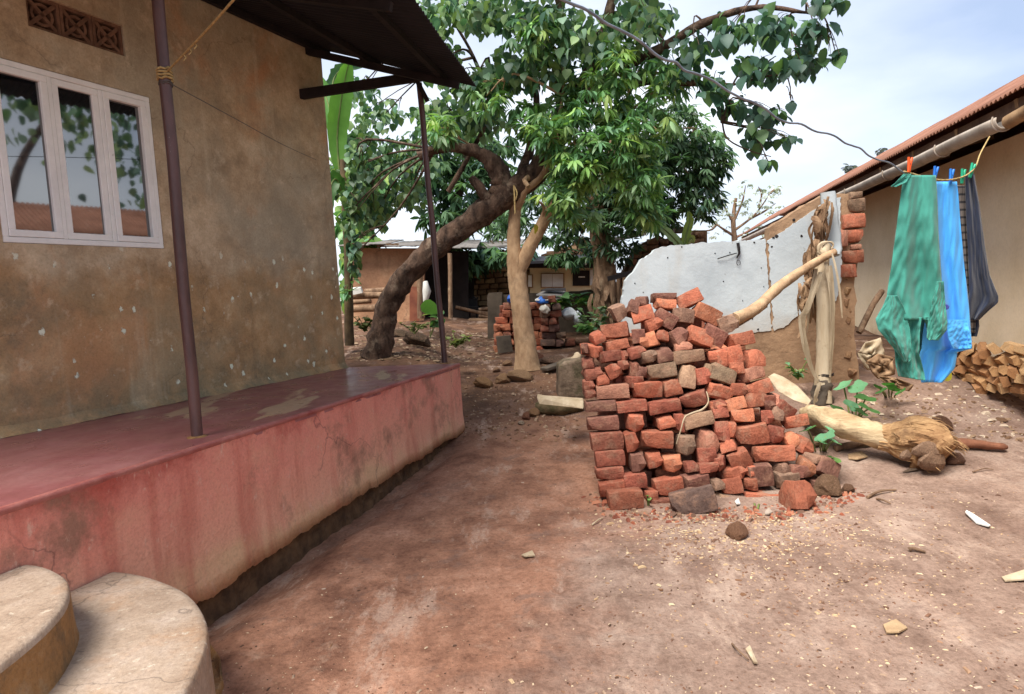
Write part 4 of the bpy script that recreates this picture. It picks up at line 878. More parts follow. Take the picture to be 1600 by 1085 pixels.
def peg(x, y, col, tilt, label):
    c = at(x, y, YC + .0 + (x - 1420) * .0015); e = empty('clothes_peg', c, label, 'clothes peg', 'clothes pegs on the washing line'); mt = flat('peg_plastic_%s' % label.split()[0], col, .4, .5)
    ax = Vector((math.sin(tilt), 0, math.cos(tilt))); sd = Vector((math.cos(tilt), .5, -math.sin(tilt))).normalized()
    for s in (-1, 1):
        mb = MB(); a = c - ax * .05 + sd * s * .006; b = c + ax * .012 + sd * s * .009; d = c + ax * .062 + sd * s * .022
        mb.tube([a, b, d], [.008, .011, .009], 7); mb.build('jaw', mt, e)
    mb = MB(); mb.tube([c + ax * .012 - sd * .012, c + ax * .012 + sd * .012], .009, 8); mb.build('spring', M['wire'], e)
peg(1421, 259, srgb(235, 92, 40), .12, 'orange clothes peg holding the green gown on the line')
peg(1461, 273, srgb(30, 110, 205), .2, 'blue clothes peg where green gown meets blue dress')
peg(1486, 277, srgb(34, 120, 210), .15, 'blue clothes peg on the far shoulder of the blue dress')
peg(1504, 277, srgb(30, 160, 120), .15, 'green clothes peg on the grey striped shirt')
peg(1518, 268, srgb(36, 170, 130), .3, 'green clothes peg at the right end on the navy trousers')

# ------------------------------------------------------------------ leaves
def leaf_template(kind):
    if kind == 'ovate':    prof = [(0, .02), (.12, .30), (.35, .42), (.62, .33), (.85, .14), (1, .0)]; dro = .22
    elif kind == 'lance':  prof = [(0, .01), (.25, .11), (.55, .125), (.82, .07), (1, .0)]; dro = .30
    else:                  prof = [(0, .05), (.4, .3), (.8, .2), (1, .0)]; dro = .1
    vs = []; fs = []
    for i, (t, w_) in enumerate(prof):
        z = -dro * t * t
        vs += [(t, -w_, z + w_ * .22), (t, 0, z), (t, w_, z + w_ * .22)]
        if i: a = (i - 1) * 3; b = i * 3; fs += [(a, b, b + 1, a + 1), (a + 1, b + 1, b + 2, a + 2)]
    return np.array(vs), np.array(fs)
TPL = {k: leaf_template(k) for k in ('ovate', 'lance', 'small')}
def leaf_mesh(name, kind, pos, dirs, nrm, size, cols, mat):
    V, F = TPL[kind]; n = len(pos)
    d = dirs / np.linalg.norm(dirs, axis=1, keepdims=True)
    s = np.cross(nrm, d); s /= np.linalg.norm(s, axis=1, keepdims=True) + 1e-9; u = np.cross(d, s)
    P = pos[:, None, :] + size[:, None, None] * (V[None, :, 0:1] * d[:, None, :] + V[None, :, 1:2] * s[:, None, :] + V[None, :, 2:3] * u[:, None, :])
    FF = (F[None] + (np.arange(n) * len(V))[:, None, None]).reshape(-1, 4)
    me = bpy.data.meshes.new(name); me.from_pydata(P.reshape(-1, 3).tolist(), [], FF.tolist())
    ca = me.color_attributes.new('tint', 'FLOAT_COLOR', 'POINT')
    cc = np.concatenate([np.repeat(cols, len(V), 0), np.ones((n * len(V), 1))], 1); ca.data.foreach_set('color', cc.ravel().astype(np.float32))
    me.polygons.foreach_set('use_smooth', [True] * len(me.polygons)); me.materials.append(mat); return me
def pick_cols(n, base, spread, rng):
    base = np.array(base) * 1.18; c = base[rng.integers(0, len(base), n)]; return c * rng.uniform(1 - spread, 1 + spread, (n, 1))
def lin(*c): return srgb(*c)[:3]
G_A = [lin(120, 146, 124), lin(118, 142, 92), lin(70, 104, 78), lin(71, 102, 73), lin(90, 120, 82), lin(61, 90, 75), lin(114, 138, 89), lin(125, 148, 118)]
G_B = [lin(140, 160, 92), lin(136, 164, 122), lin(96, 134, 84), lin(84, 122, 78), lin(92, 128, 92), lin(94, 134, 75), lin(117, 154, 84), lin(81, 120, 79), lin(139, 170, 100), lin(103, 141, 105)]
G_C = [lin(96, 124, 92), lin(53, 78, 55), lin(67, 96, 64), lin(48, 72, 62), lin(82, 111, 72)]
def blob_points(x, y, rx, ry, Y, rY, n, rng, shell=.45):
    out = []
    while len(out) < n:
        v_ = rng.normal(size=3); v_ /= np.linalg.norm(v_); r = rng.uniform(shell, 1) ** .7
        q = at(x + v_[0] * rx * r, y + v_[1] * ry * r, Y + v_[2] * rY * r); out.append((q.x, q.y, q.z))
    return np.array(out)
def whorls(blobs, per, size, rng, cols, kind='lance', spread=.3, droop=.55, dens=1.0):
    P, D, N, S, C_ = [], [], [], [], []
    for (x, y, rx, ry, Y, rY, n) in blobs:
        for c in blob_points(x, y, rx, ry, Y, rY, int(n * dens), rng):
            k = rng.integers(per - 2, per + 3); a0 = rng.uniform(0, 6.28); cc = pick_cols(1, cols, spread, rng)[0]
            ax = rng.normal(size=3) * .35
            for i in range(k):
                a = a0 + 6.283 * i / k + rng.normal() * .2; d = np.array([math.cos(a), math.sin(a), -droop + rng.normal() * .35]) + ax
                P.append(c + d * .02); D.append(d); N.append(np.array([0, 0, 1.0]) + rng.normal(size=3) * .35); S.append(size * rng.uniform(.65, 1.2)); C_.append(cc * rng.uniform(.85, 1.15))
    return map(np.array, (P, D, N, S, C_))
def hanging(blobs, size, rng, cols, spread=.3, dens=1.0):
    P, D, N, S = [], [], [], []
    for (x, y, rx, ry, Y, rY, n) in blobs:
        pts = blob_points(x, y, rx, ry, Y, rY, int(n * dens), rng, .1)
        for c in pts:
            a = rng.uniform(0, 6.28); P.append(c); D.append([math.cos(a) * .6, math.sin(a) * .6, -.75 + rng.normal() * .35]); b = rng.uniform(0, 6.28)
            N.append([math.cos(a) * .8 + rng.normal() * .3, math.sin(a) * .8 + rng.normal() * .3, .7]); S.append(size * rng.uniform(.6, 1.25))
    return np.array(P), np.array(D), np.array(N), np.array(S), pick_cols(len(P), cols, spread, rng)
def leaves(name, kind, data, mat, parent):
    P, D, N, S, C_ = data; return link(name, leaf_mesh(name, kind, P, D, N, S, C_, mat), parent)
def limb(pts, rads, mat, parent, name='branch', n=None, sides=9, jit=.25, seed=0):
    n = n or max(6, len(pts) * 5); P = poly_at([at(*p) for p in pts], n); xs_ = np.linspace(0, n - 1, len(rads))
    mb = MB(); mb.tube(P, [fl(xs_, rads, i) for i in range(n)], sides, jit=jit, seed=seed); return mb.build(name, mat, parent)
def twigs(blobs, root_pts, rng, mat, parent, r=.022):
    mb = MB()
    for b in blobs:
        c = at(b[0], b[1], b[4]); best = min(root_pts, key=lambda p: (p - c).length); mid = lerp(best, c, .5) + Vector(rng.normal(size=3) * .12) + UP * .12
        mb.tube(poly_at([best, mid, c], 9), [lerp(r, r * .35, i / 8) for i in range(9)], 6)
        for q in range(4):
            v_ = rng.normal(size=3); v_ /= np.linalg.norm(v_); e = at(b[0] + v_[0] * b[2] * .8, b[1] + v_[1] * b[3] * .8, b[4] + v_[2] * b[5] * .7)
            s_ = lerp(mid, c, rng.uniform(.1, 1)); mb.tube(poly_at([s_, lerp(s_, e, .5) + UP * .05, e], 6), [r * .45, r * .4, r * .35, r * .3, r * .22, r * .14], 5)
    return tag(mb.build('twigs', mat, parent), kind='stuff')

# ------------------------------------------------------------------ leaning tree
rng = np.random.default_rng(4)
tA = empty('leaning_tree', ongr(592, 556), 'big dark-barked tree leaning right over the yard from behind the veranda', 'tree')
pathA = [(588, 562, 10.0), (598, 520, 10.0), (606, 480, 10.0), (628, 440, 9.95), (660, 405, 9.9), (695, 375, 9.85), (735, 347, 9.8), (770, 320, 9.75), (805, 294, 9.7), (840, 268, 9.6), (860, 238, 9.5), (882, 195, 9.4), (905, 150, 9.3), (925, 105, 9.2), (945, 50, 9.1), (962, -30, 9.0)]
limb(pathA, [.25, .19, .17, .165, .16, .155, .16, .19, .17, .16, .145, .13, .115, .09, .07, .05], M['bark_dark'], tA, 'trunk', 80, 22, .26, 2)
limb([(782, 312, 9.75), (784, 285, 9.7), (774, 260, 9.65), (750, 240, 9.6), (715, 231, 9.55), (680, 234, 9.5), (654, 245, 9.5)], [.19, .155, .125, .09, .072, .066, .064], M['bark_dark'], tA, 'branch', 34, 13, .35, 5)
limb([(702, 234, 9.55), (700, 215, 9.5), (702, 196, 9.5)], [.06, .05, .055], M['bark_dark'], tA, 'branch', 8, 8)
limb([(766, 318, 9.7), (748, 292, 9.6), (736, 278, 9.6)], [.09, .07, .055], M['bark_dark'], tA, 'branch', 9, 9)
limb([(812, 290, 9.7), (820, 255, 9.75), (830, 225, 9.8), (838, 150, 9.9), (820, 60, 10)], [.09, .07, .06, .045, .03], M['bark_dark'], tA, 'branch')
limb([(902, 158, 9.3), (955, 142, 9.2), (1010, 128, 9.0), (1080, 130, 8.7), (1145, 133, 8.4)], [.075, .06, .05, .04, .02], M['bark_dark'], tA, 'branch')
limb([(898, 165, 9.3), (960, 112, 9.1), (1040, 72, 8.8), (1100, 36, 8.5), (1180, 12, 8.2), (1260, 20, 8.0)], [.09, .075, .06, .05, .035, .015], M['bark_dark'], tA, 'branch')
limb([(832, 275, 9.6), (820, 282, 9.4), (826, 292, 9.3)], [.05, .035, .03], M['bark_pale'], tA, 'branch', 7)
limb([(700, 300, 10.3), (735, 240, 10.2), (765, 170, 10.1), (740, 90, 10), (700, 20, 9.8)], [.04, .035, .03, .025, .015], M['bark_dark'], tA, 'branch')
limb([(880, 195, 9.4), (870, 120, 9.2), (880, 40, 9.0), (860, -40, 8.8)], [.06, .05, .035, .02], M['bark_dark'], tA, 'branch')
blA = [(690, 20, 60, 35, 9.3, .7, 90), (770, 20, 60, 40, 9.3, .8, 110), (850, 30, 60, 50, 9.0, .9, 130), (690, 95, 35, 40, 9.6, .6, 60), (740, 130, 50, 35, 9.6, .7, 80), (800, 110, 50, 45, 9.5, .8, 95), (860, 100, 50, 60, 9.2, .9, 110),
       (620, 250, 70, 40, 11.5, .8, 150), (570, 300, 35, 50, 11.5, .8, 100), (690, 180, 55, 35, 10.5, .7, 110), (640, 300, 45, 35, 11.8, .8, 90), (750, 185, 50, 30, 10.2, .7, 70), (930, 60, 60, 50, 9.0, .9, 120), (1000, 30, 60, 45, 8.8, .8, 110), (820, -60, 120, 40, 9.0, 1, 160), (1000, -60, 120, 40, 8.6, 1, 140), (560, 220, 40, 50, 11.8, .7, 90), (560, 140, 40, 30, 11.8, .6, 40), (600, 180, 40, 26, 11.5, .6, 44), (530, 270, 24, 40, 11.6, .6, 60), (590, 330, 30, 30, 12, .6, 50), (548, 330, 16, 60, 10.35, .2, 46), (556, 250, 18, 40, 10.3, .25, 34), (552, 400, 10, 40, 10.35, .15, 20)]
leaves('crown', 'ovate', hanging(blA, .135, rng, G_A, .42, 2.45), M['leaf'], tA)
rootsA = [at(*p) for p in pathA[8:]] + [at(*p) for p in ((838, 150, 9.9), (820, 60, 10), (955, 142, 9.2), (1010, 128, 9), (960, 112, 9.1), (1040, 72, 8.8), (740, 90, 10), (765, 170, 10.1), (700, 20, 9.8), (680, 234, 9.5), (880, 40, 9))]
twigs(blA, rootsA, rng, M['bark_dark'], tA)
blA2 = [(1085, 70, 45, 30, 8.5, .5, 26), (1140, 45, 45, 30, 8.3, .5, 30), (1205, 40, 50, 32, 8.1, .5, 36), (1275, 50, 35, 30, 7.9, .4, 22), (1190, 105, 60, 26, 8.1, .5, 34), (1250, 95, 40, 28, 7.9, .4, 24), (1305, 80, 14, 12, 7.8, .2, 5), (1110, 130, 40, 28, 8.4, .5, 20),
        (1145, 165, 42, 22, 8.3, .4, 22), (1205, 178, 30, 22, 8.2, .3, 15), (1180, 215, 26, 28, 8.2, .3, 12), (1230, 212, 16, 12, 8.1, .2, 6), (1200, 252, 12, 10, 8.1, .2, 4), (1236, 158, 5, 6, 8.1, .1, 1), (1290, 0, 40, 20, 7.8, .4, 16), (1060, 105, 40, 35, 8.6, .5, 18)]
P, D, N, S, C_ = hanging(blA2, .16, rng, [lin(60, 90, 74), lin(52, 80, 66), lin(90, 122, 74), lin(68, 96, 84)], .25)
LM = leaf_mesh('leaf', 'ovate', np.zeros((1, 3)), np.array([[1., 0, 0]]), np.array([[0, 0, 1.]]), np.ones(1), np.ones((1, 3)), M['leaf'])
def place_leaf(p, d, n_, s, col, parent, me=LM, name='leaf'):
    d = Vector(d).normalized(); y_ = Vector(n_).cross(d).normalized(); z_ = d.cross(y_)
    o = bpy.data.objects.new(name, me); COL.objects.link(o); o.matrix_basis = Matrix.Translation(Vector(p)) @ Matrix((d, y_, z_)).transposed().to_4x4() @ Matrix.Diagonal((s, s, s, 1)); o.color = (*col, 1); return setparent(o, parent)
for k in range(len(P)): place_leaf(P[k], D[k], N[k], S[k], C_[k], tA)
tag(leaves('crown', 'ovate', hanging(blA2, .14, rng, [lin(58, 88, 72), lin(50, 78, 64), lin(82, 114, 72)], .3, 1.15), M['leaf'], tA), kind='stuff')
twigs(blA2, [at(*p) for p in ((1040, 72, 8.8), (1100, 36, 8.5), (1180, 12, 8.2), (1260, 20, 8.0), (1080, 130, 8.7), (1145, 133, 8.4), (1130, 190, 8.3))], rng, M['bark_dark'], tA, .014)
limb([(1100, 132, 8.6), (1125, 175, 8.35), (1135, 215, 8.3), (1170, 235, 8.2), (1205, 245, 8.1)], [.014, .012, .01, .008, .005], M['bark_dark'], tA, 'branch')

# ------------------------------------------------------------------ slender smooth tree
tB = empty('slender_tree', ongr(822, 572), 'slender smooth pale-trunked tree forking in the middle of the yard', 'tree')
limb([(824, 578, 9.8), (821, 540, 9.8), (816, 500, 9.8), (811, 460, 9.8), (807, 425, 9.8), (803, 390, 9.8), (803, 350, 9.8), (805, 325, 9.8), (800, 300, 9.9), (780, 250, 10.2)], [.20, .155, .14, .135, .135, .10, .09, .085, .06, .04], M['bark_pale'], tB, 'trunk', 44, 14, .12, 3)
limb([(808, 430, 9.8), (826, 390, 9.75), (843, 358, 9.7), (860, 328, 9.6), (890, 290, 9.4), (930, 240, 9.2), (960, 190, 9.0)], [.10, .10, .09, .08, .06, .045, .025], M['bark_pale'], tB, 'branch', 30, 11, .12)
limb([(806, 330, 9.8), (820, 300, 9.6), (850, 270, 9.4), (865, 220, 9.2), (880, 150, 9)], [.07, .05, .045, .035, .02], M['bark_pale'], tB, 'branch')
limb([(846, 350, 9.7), (850, 325, 9.5), (838, 312, 9.4)], [.03, .022, .012], M['bark_pale'], tB, 'branch')
blB = [(905, 262, 45, 35, 8.9, .5, 34), (955, 225, 55, 45, 8.8, .6, 42), (1000, 280, 45, 40, 8.9, .5, 36), (880, 305, 35, 26, 9.0, .4, 20), (870, 200, 50, 50, 9.0, .6, 36), (1000, 190, 60, 50, 8.8, .6, 44), (930, 150, 60, 45, 9.0, .7, 40), (1040, 110, 50, 40, 8.9, .5, 26), (760, 150, 35, 30, 9.2, .4, 15), (830, 180, 35, 30, 9.2, .4, 16), (840, 50, 50, 40, 8.8, .5, 22), (690, 200, 26, 26, 9.3, .3, 11), (1010, 330, 40, 25, 9.0, .4, 18), (970, 100, 45, 40, 8.8, .5, 24), (905, 335, 40, 16, 9.2, .4, 12)]
leaves('crown', 'lance', whorls(blB, 9, .17, rng, G_B, dens=2.35, spread=.4), M['leaf'], tB)
twigs(blB, [at(*p) for p in ((890, 290, 9.4), (930, 240, 9.2), (960, 190, 9.0), (865, 220, 9.2), (880, 150, 9), (780, 250, 10.2), (860, 328, 9.6))], rng, M['bark_pale'], tB)

# ------------------------------------------------------------------ thick shaggy tree behind
tC = empty('shaggy_tree', ongr(948, 525), 'thick tree with shaggy bark and dark crown beside the white wall', 'tree')
limb([(950, 530, 12.3), (948, 490, 12.3), (945, 440, 12.3), (941, 390, 12.3), (938, 340, 12.3), (945, 280, 12.3), (960, 220, 12.2)], [.33, .25, .21, .19, .18, .15, .1], M['bark_grey'], tC, 'trunk', 34, 14, .3, 7)
limb([(940, 345, 12.3), (985, 290, 12.2), (1040, 250, 12), (1090, 220, 11.8)], [.1, .08, .06, .03], M['bark_grey'], tC, 'branch')
limb([(940, 330, 12.3), (900, 290, 12.4), (860, 270, 12.5)], [.08, .06, .03], M['bark_grey'], tC, 'branch')
for k in range(16):
    x_ = 925 + k * 3.0 + U(-3, 3); y_ = U(430, 485); ln = U(20, 50); strip([at(x_, y_, 12.05), at(x_ + U(-5, 5), y_ + ln * .5, 11.98), at(x_ + U(-9, 9), y_ + ln, 11.95)], U(.03, .06), M['bark_grey'], tC, 'bark_strip', U(-1, 1), 7)
blC = [(960, 335, 60, 35, 12.2, .8, 60), (1020, 330, 50, 30, 12, .8, 50), (1060, 260, 60, 50, 11.8, .9, 84), (1095, 305, 36, 36, 11.6, .6, 40), (1000, 260, 60, 50, 12, .9, 84), (1070, 200, 50, 45, 11.6, .8, 60), (930, 300, 50, 45, 12.4, .8, 56), (1110, 240, 34, 40, 11.6, .6, 36), (870, 360, 50, 26, 12.8, .7, 40), (790, 345, 40, 30, 13, .7, 30), (860, 300, 50, 40, 12.8, .7, 46), (960, 390, 45, 22, 12.4, .6, 24), (900, 400, 50, 14, 12.6, .5, 22)]
leaves('crown', 'lance', whorls(blC, 9, .175, rng, G_C, dens=2.1, spread=.4), M['leaf'], tC)
twigs(blC, [at(*p) for p in ((985, 290, 12.2), (1040, 250, 12), (1090, 220, 11.8), (900, 290, 12.4), (860, 270, 12.5), (960, 220, 12.2), (938, 340, 12.3))], rng, M['bark_grey'], tC)

# ------------------------------------------------------------------ trees further back
def back_tree(name, label, base, path, rads, blobs, cols, kind, size, mat, per=8, dens=1.5, tw=.03, hang=False):
    t = empty(name, ongr(*base), label, 'tree', 'trees behind the yard'); limb(path, rads, mat, t, 'trunk', 20, 10, .2, 1)
    leaves('crown', kind, hanging(blobs, size, rng, cols, .3, dens) if hang else whorls(blobs, per, size, rng, cols, kind, dens=dens), M['leaf_matt'], t)
    twigs(blobs, [at(*p) for p in path[2:]], rng, mat, t, tw); return t
back_tree('background_tree', 'dark leafy tree rising behind the mud hut roof', (700, 470), [(705, 470, 19), (706, 400, 19), (712, 340, 19), (720, 280, 19), (730, 230, 19)], [.2, .18, .15, .1, .06],
          [(670, 270, 50, 40, 19, 1.5, 60), (730, 290, 60, 45, 19, 1.5, 80), (700, 340, 50, 26, 18.5, 1, 44), (780, 320, 45, 40, 19, 1, 50), (760, 240, 60, 40, 19.5, 1.5, 60), (700, 210, 60, 40, 19.5, 1.5, 60), (730, 400, 35, 26, 17, .8, 34), (790, 395, 45, 18, 17, .8, 34)], G_C, 'lance', .34, M['bark_dark'])
back_tree('background_tree', 'bushy green tree between the house corner and the mud hut', (560, 470), [(565, 470, 17), (564, 420, 17), (562, 360, 17), (560, 300, 17), (558, 250, 17)], [.15, .13, .1, .08, .05],
          [(556, 350, 34, 34, 17, 1, 70), (575, 320, 30, 40, 17.5, 1, 60), (548, 290, 30, 50, 17, 1, 70), (590, 270, 40, 40, 18, 1.2, 60), (570, 375, 24, 12, 16.5, .6, 24), (546, 400, 12, 60, 16, .6, 60), (548, 460, 12, 40, 15.8, .5, 40)], G_B, 'ovate', .30, M['bark_dark'], dens=1.6, hang=True)
rngE = np.random.default_rng(9)
tE = empty('pale_tree', ongr(1150, 430), 'far pale sparse tree with bare twigs above the white wall', 'tree')
limb([(1150, 420, 30), (1148, 380, 30), (1146, 340, 30), (1150, 310, 30)], [.16, .13, .1, .06], M['bark_grey'], tE, 'trunk', 14, 8)
brE = [(1148, 360, 1180, 335, 1205, 300), (1148, 370, 1118, 350, 1095, 335), (1147, 345, 1160, 315, 1165, 290), (1147, 350, 1130, 320, 1122, 300), (1170, 343, 1195, 330, 1212, 318), (1148, 372, 1170, 362, 1190, 352), (1120, 350, 1110, 360, 1085, 362), (1185, 325, 1190, 305, 1185, 292), (1204, 302, 1212, 296, 1220, 298)]
for a in brE: limb([(a[0], a[1], 30), (a[2], a[3], 29.8), (a[4], a[5], 29.6)], [.06, .04, .015], M['bark_grey'], tE, 'branch', 8, 6)
blE = [(a[4], a[5] + 4, 15, 12, 29.6, .6, 20) for a in brE] + [(a[2], a[3], 14, 12, 29.8, .6, 16) for a in brE] + [(1150, 325, 24, 22, 30, .8, 36), (1135, 345, 22, 18, 30, .8, 26)]
leaves('crown', 'small', whorls(blE, 5, .17, rngE, [lin(166, 174, 172), lin(184, 190, 186), lin(146, 154, 150)], 'small', dens=.42), M['leaf_matt'], tE)
tF = empty('pale_tree', (14.5, 28, 1.3), 'tips of a far tree just showing above the rusty roof', 'tree')
limb([(1345, 420, 28), (1342, 330, 28), (1338, 285, 28), (1330, 265, 28)], [.14, .1, .06, .02], M['bark_grey'], tF, 'trunk', 14, 8); limb([(1340, 300, 28), (1365, 270, 28), (1378, 240, 28)], [.05, .03, .01], M['bark_grey'], tF, 'branch', 8, 6)
leaves('crown', 'small', whorls([(1330, 263, 12, 6, 28, .4, 12), (1378, 238, 6, 5, 28, .3, 6), (1345, 290, 20, 12, 28, .5, 16), (1365, 270, 12, 10, 28, .4, 8)], 6, .22, rngE, [lin(112, 118, 130), lin(100, 108, 110)], 'small'), M['leaf_matt'], tF)
# tree standing off to the right beyond the ochre house, seen only mirrored in the window panes
tG = empty('mirrored_tree', (11, 5.5, 0), 'heart-leaved branches mirrored in the window panes', 'tree')
mb = MB(); mb.tube(poly_at([Vector((11, 5.5, 0)), Vector((10.8, 5.8, 2.5)), Vector((10.2, 6.4, 5)), Vector((8.6, 7.2, 6.4))], 16), [lerp(.2, .05, i / 15) for i in range(16)], 9, jit=.2); mb.build('trunk', M['bark_dark'], tG)
pts = np.concatenate([rngE.normal(size=(n_, 3)) * np.array(s_) + np.array(c_) for n_, s_, c_ in ((150, (.9, .9, .55), (8.6, 7.6, 6.2)), (110, (.35, .35, .8), (7.6, 8.2, 5.0)), (60, (.5, .5, .25), (6.6, 6.6, 5.6)))])
n_ = len(pts); leaves('crown', 'ovate', (pts, np.stack([rngE.normal(size=n_) * .5, rngE.normal(size=n_) * .5, -np.ones(n_)], 1), np.stack([rngE.normal(size=n_), rngE.normal(size=n_), np.full(n_, .4)], 1), rngE.uniform(.16, .3, n_), pick_cols(n_, G_A, .3, rngE)), M['leaf'], tG)

# ------------------------------------------------------------------ banana plants
def banana_leaf(parent, pts, wd, col, tear=.25, n=26, seed=0):
    P = poly_at([at(*p) for p in pts], n); rows = []; r_ = random.Random(seed)
    view = (cP - P[n // 2]).normalized()
    for i, p in enumerate(P):
        t = i / (n - 1); d = (P[min(i + 1, n - 1)] - P[max(i - 1, 0)]).normalized(); s_ = d.cross(view).normalized(); nn = s_.cross(d)
        w_ = wd * max(0.02, math.sin(math.pi * min(1, .06 + t * .96)) ** .55)
        a, b = 1 - tear * r_.random(), 1 - tear * r_.random()
        rows.append([p - s_ * w_ * a + nn * w_ * .35 * U(.6, 1.2), p - s_ * w_ * .5 + nn * w_ * .12, p, p + s_ * w_ * .5 + nn * w_ * .12, p + s_ * w_ * b + nn * w_ * .35 * U(.6, 1.2)])
    mb = MB(); mb.grid(rows, True); me = mb.mesh('leaf'); ca = me.color_attributes.new('tint', 'FLOAT_COLOR', 'POINT'); ca.data.foreach_set('color', [1.0] * (4 * len(me.vertices))); me.materials.append(M['leaf'])
    o = link('leaf', me, parent); o.color = srgb(*col); rib = MB(); rib.tube(P, [lerp(.018, .004, i / (n - 1)) for i in range(n)], 6); rb_ = rib.build('midrib', M['banana_green'], o); return o
M['banana_green'] = simple('banana_stem_green', srgb(84, 104, 54), srgb(124, 134, 76), 5, .6, .004)
M['banana_old'] = simple('banana_stem_old', srgb(64, 52, 40), srgb(110, 92, 66), 5, .9, .01)
bp = empty('banana_plant', ongr(548, 520), 'banana plant with big pale leaf behind the house corner', 'banana plant')
limb([(546, 540, 10.6), (545, 480, 10.6), (544, 400, 10.6), (540, 320, 10.6), (536, 250, 10.6)], [.075, .07, .065, .06, .05], M['banana_old'], bp, 'stem', 20, 10, .15)
banana_leaf(bp, [(530, 265, 10.6), (527, 215, 10.6), (532, 165, 10.5), (540, 120, 10.4), (546, 95, 10.3)], .17, (104, 150, 66), .1, seed=1)
banana_leaf(bp, [(532, 260, 10.7), (520, 190, 10.8), (505, 140, 10.9), (492, 115, 10.9)], .13, (96, 146, 70), .1, seed=2)
banana_leaf(bp, [(536, 262, 10.9), (548, 230, 11.6), (560, 205, 12.2), (572, 192, 12.6)], .09, (70, 106, 58), .3, seed=3)
banana_leaf(bp, [(534, 300, 10.5), (524, 280, 10.4), (515, 300, 10.3), (512, 350, 10.3)], .14, (66, 104, 54), .3, seed=4)
banana_leaf(bp, [(542, 330, 10.7), (552, 318, 10.9), (560, 335, 11), (563, 365, 11)], .10, (76, 116, 60), .3, seed=5)
banana_leaf(bp, [(530, 170, 10.9), (520, 130, 11), (540, 105, 11.1), (590, 100, 11.2)], .12, (66, 100, 66), .35, seed=6)
bp2 = empty('banana_plant', ongr(1065, 470), 'banana plant whose leaf tips show over the white wall', 'banana plant')
limb([(1068, 470, 9.5), (1066, 420, 9.5), (1066, 385, 9.5)], [.08, .07, .05], M['banana_green'], bp2, 'stem', 10, 9)
banana_leaf(bp2, [(1066, 392, 9.5), (1058, 378, 9.45), (1042, 362, 9.4), (1028, 352, 9.4)], .07, (150, 170, 130), .3, seed=7); banana_leaf(bp2, [(1067, 390, 9.5), (1073, 365, 9.5), (1078, 345, 9.5), (1076, 330, 9.5)], .07, (130, 146, 70), .3, seed=8); banana_leaf(bp2, [(1068, 388, 9.5), (1080, 372, 9.5), (1084, 380, 9.5)], .05, (150, 150, 90), .3, seed=9)
bp3 = empty('banana_plant', ongr(925, 500), 'banana plant with a grey-green leaf before the cream shed', 'banana plant')
limb([(935, 500, 13), (932, 440, 13), (930, 405, 13)], [.07, .06, .04], M['banana_green'], bp3, 'stem', 10, 9); banana_leaf(bp3, [(930, 405, 13), (922, 392, 13), (908, 380, 13), (896, 370, 13)], .12, (140, 178, 150), .15, seed=10); banana_leaf(bp3, [(930, 405, 13), (934, 395, 13), (938, 398, 13)], .07, (110, 150, 70), .2, seed=11)

# ------------------------------------------------------------------ mud hut behind the leaning tree
def pbox(mb, x0, x1, y0, y1, Y, th):                      # slab facing the yard from picture corners at distance Y
    a, b, c, d = at(x0, y1, Y), at(x1, y1, Y), at(x1, y0, Y), at(x0, y0, Y); return mb.prism([a, b, c, d], Vector((0, th, 0)))
hut = empty('mud_hut', at(610, 500, 15.0), 'low mud-walled hut with flat tin roof and dark doorway', 'hut')
mb = MB(); pbox(mb, 545, 662, 388, 512, 15.0, .25); mb.build('wall', M['hut_mud'], hut)
mb = MB(); pbox(mb, 540, 740, 392, 512, 17.2, .2); mb.build('room_shade_backing', M['hut_dark'], hut)  # dark backing sheet, the hut's inner shade put into its colour
mb = MB(); pbox(mb, 662, 732, 393, 512, 15.6, .03); mb.build('doorway_shade', M['hut_dark'], hut)  # dark sheet across the open doorway, painting its shade
for k in range(9):
    x0 = 528 + k * 24; rows = []
    for i in range(40):
        x_ = x0 + 25 * i / 39; h_ = .012 * math.sin(i * 1.9) + .02 * (k % 3)
        rows.append([at(x_, fl([528, 600, 745], [386, 386, 392], x_), 14.6) + UP * (h_ + .02), at(x_, 381, 14.6) + Vector((0, 2.8, .25 + h_))])
    mb = MB(); mb.grid(rows, True); solid(mb.build('roof_sheet', M['old_tin'], hut), .01)
for x0, y0, x1, y1 in ((548, 383, 572, 381), (590, 384, 622, 383)):
    mb = MB(); mb.bar(at(x0, y0, 14.7), at(x1, y1, 14.9), .1, .07); mb.build('roof_weight', M['bark_grey'], hut)
mb = MB(); pbox(mb, 640, 655, 448, 502, 14.7, .03); mb.build('rusty_door_leaf', simple('rusty_red_sheet', srgb(110, 62, 48), srgb(140, 86, 64), 4, .8), hut)
for x_, y0, y1, r in ((657, 432, 498, .07), (704, 396, 498, .05), (548, 395, 500, .06)):
    mb = MB(); mb.tube([lerp(at(x_, y1, 14.6), at(x_ - 1, y0, 14.6), q / 5) for q in range(6)], r, 8, jit=.2, seed=x_); mb.build('post', M['bark_grey'], hut)
mb = MB(); P = [at(665, 440, 14.5), at(667, 455, 14.45), at(664, 475, 14.5)]; mb.tube(P, [.05, .09, .04], 8, jit=.3); tag(mb.build('hanging_bag', M['shutter']), 'pale bag hanging beside the hut doorway', 'bag')
for k, (x0, x1, y_, r) in enumerate(((549, 602, 482, .075), (552, 600, 462, .07), (570, 604, 455, .06), (549, 580, 472, .05))):
    mb = MB(); mb.tube([lerp(at(x0, y_ + 1, 13.8 + .1 * k), at(x1, y_ - 1, 13.8 + .1 * k), q / 5) for q in range(6)], r, 9, jit=.2, seed=k); tag(mb.build('log', M['bark_grey']), ('thickest log, lowest of those before the mud hut', 'log across the middle of the pile before the hut', 'short log on top of the pile before the hut', 'thin log between the others before the hut')[k], 'log', 'logs before the hut')
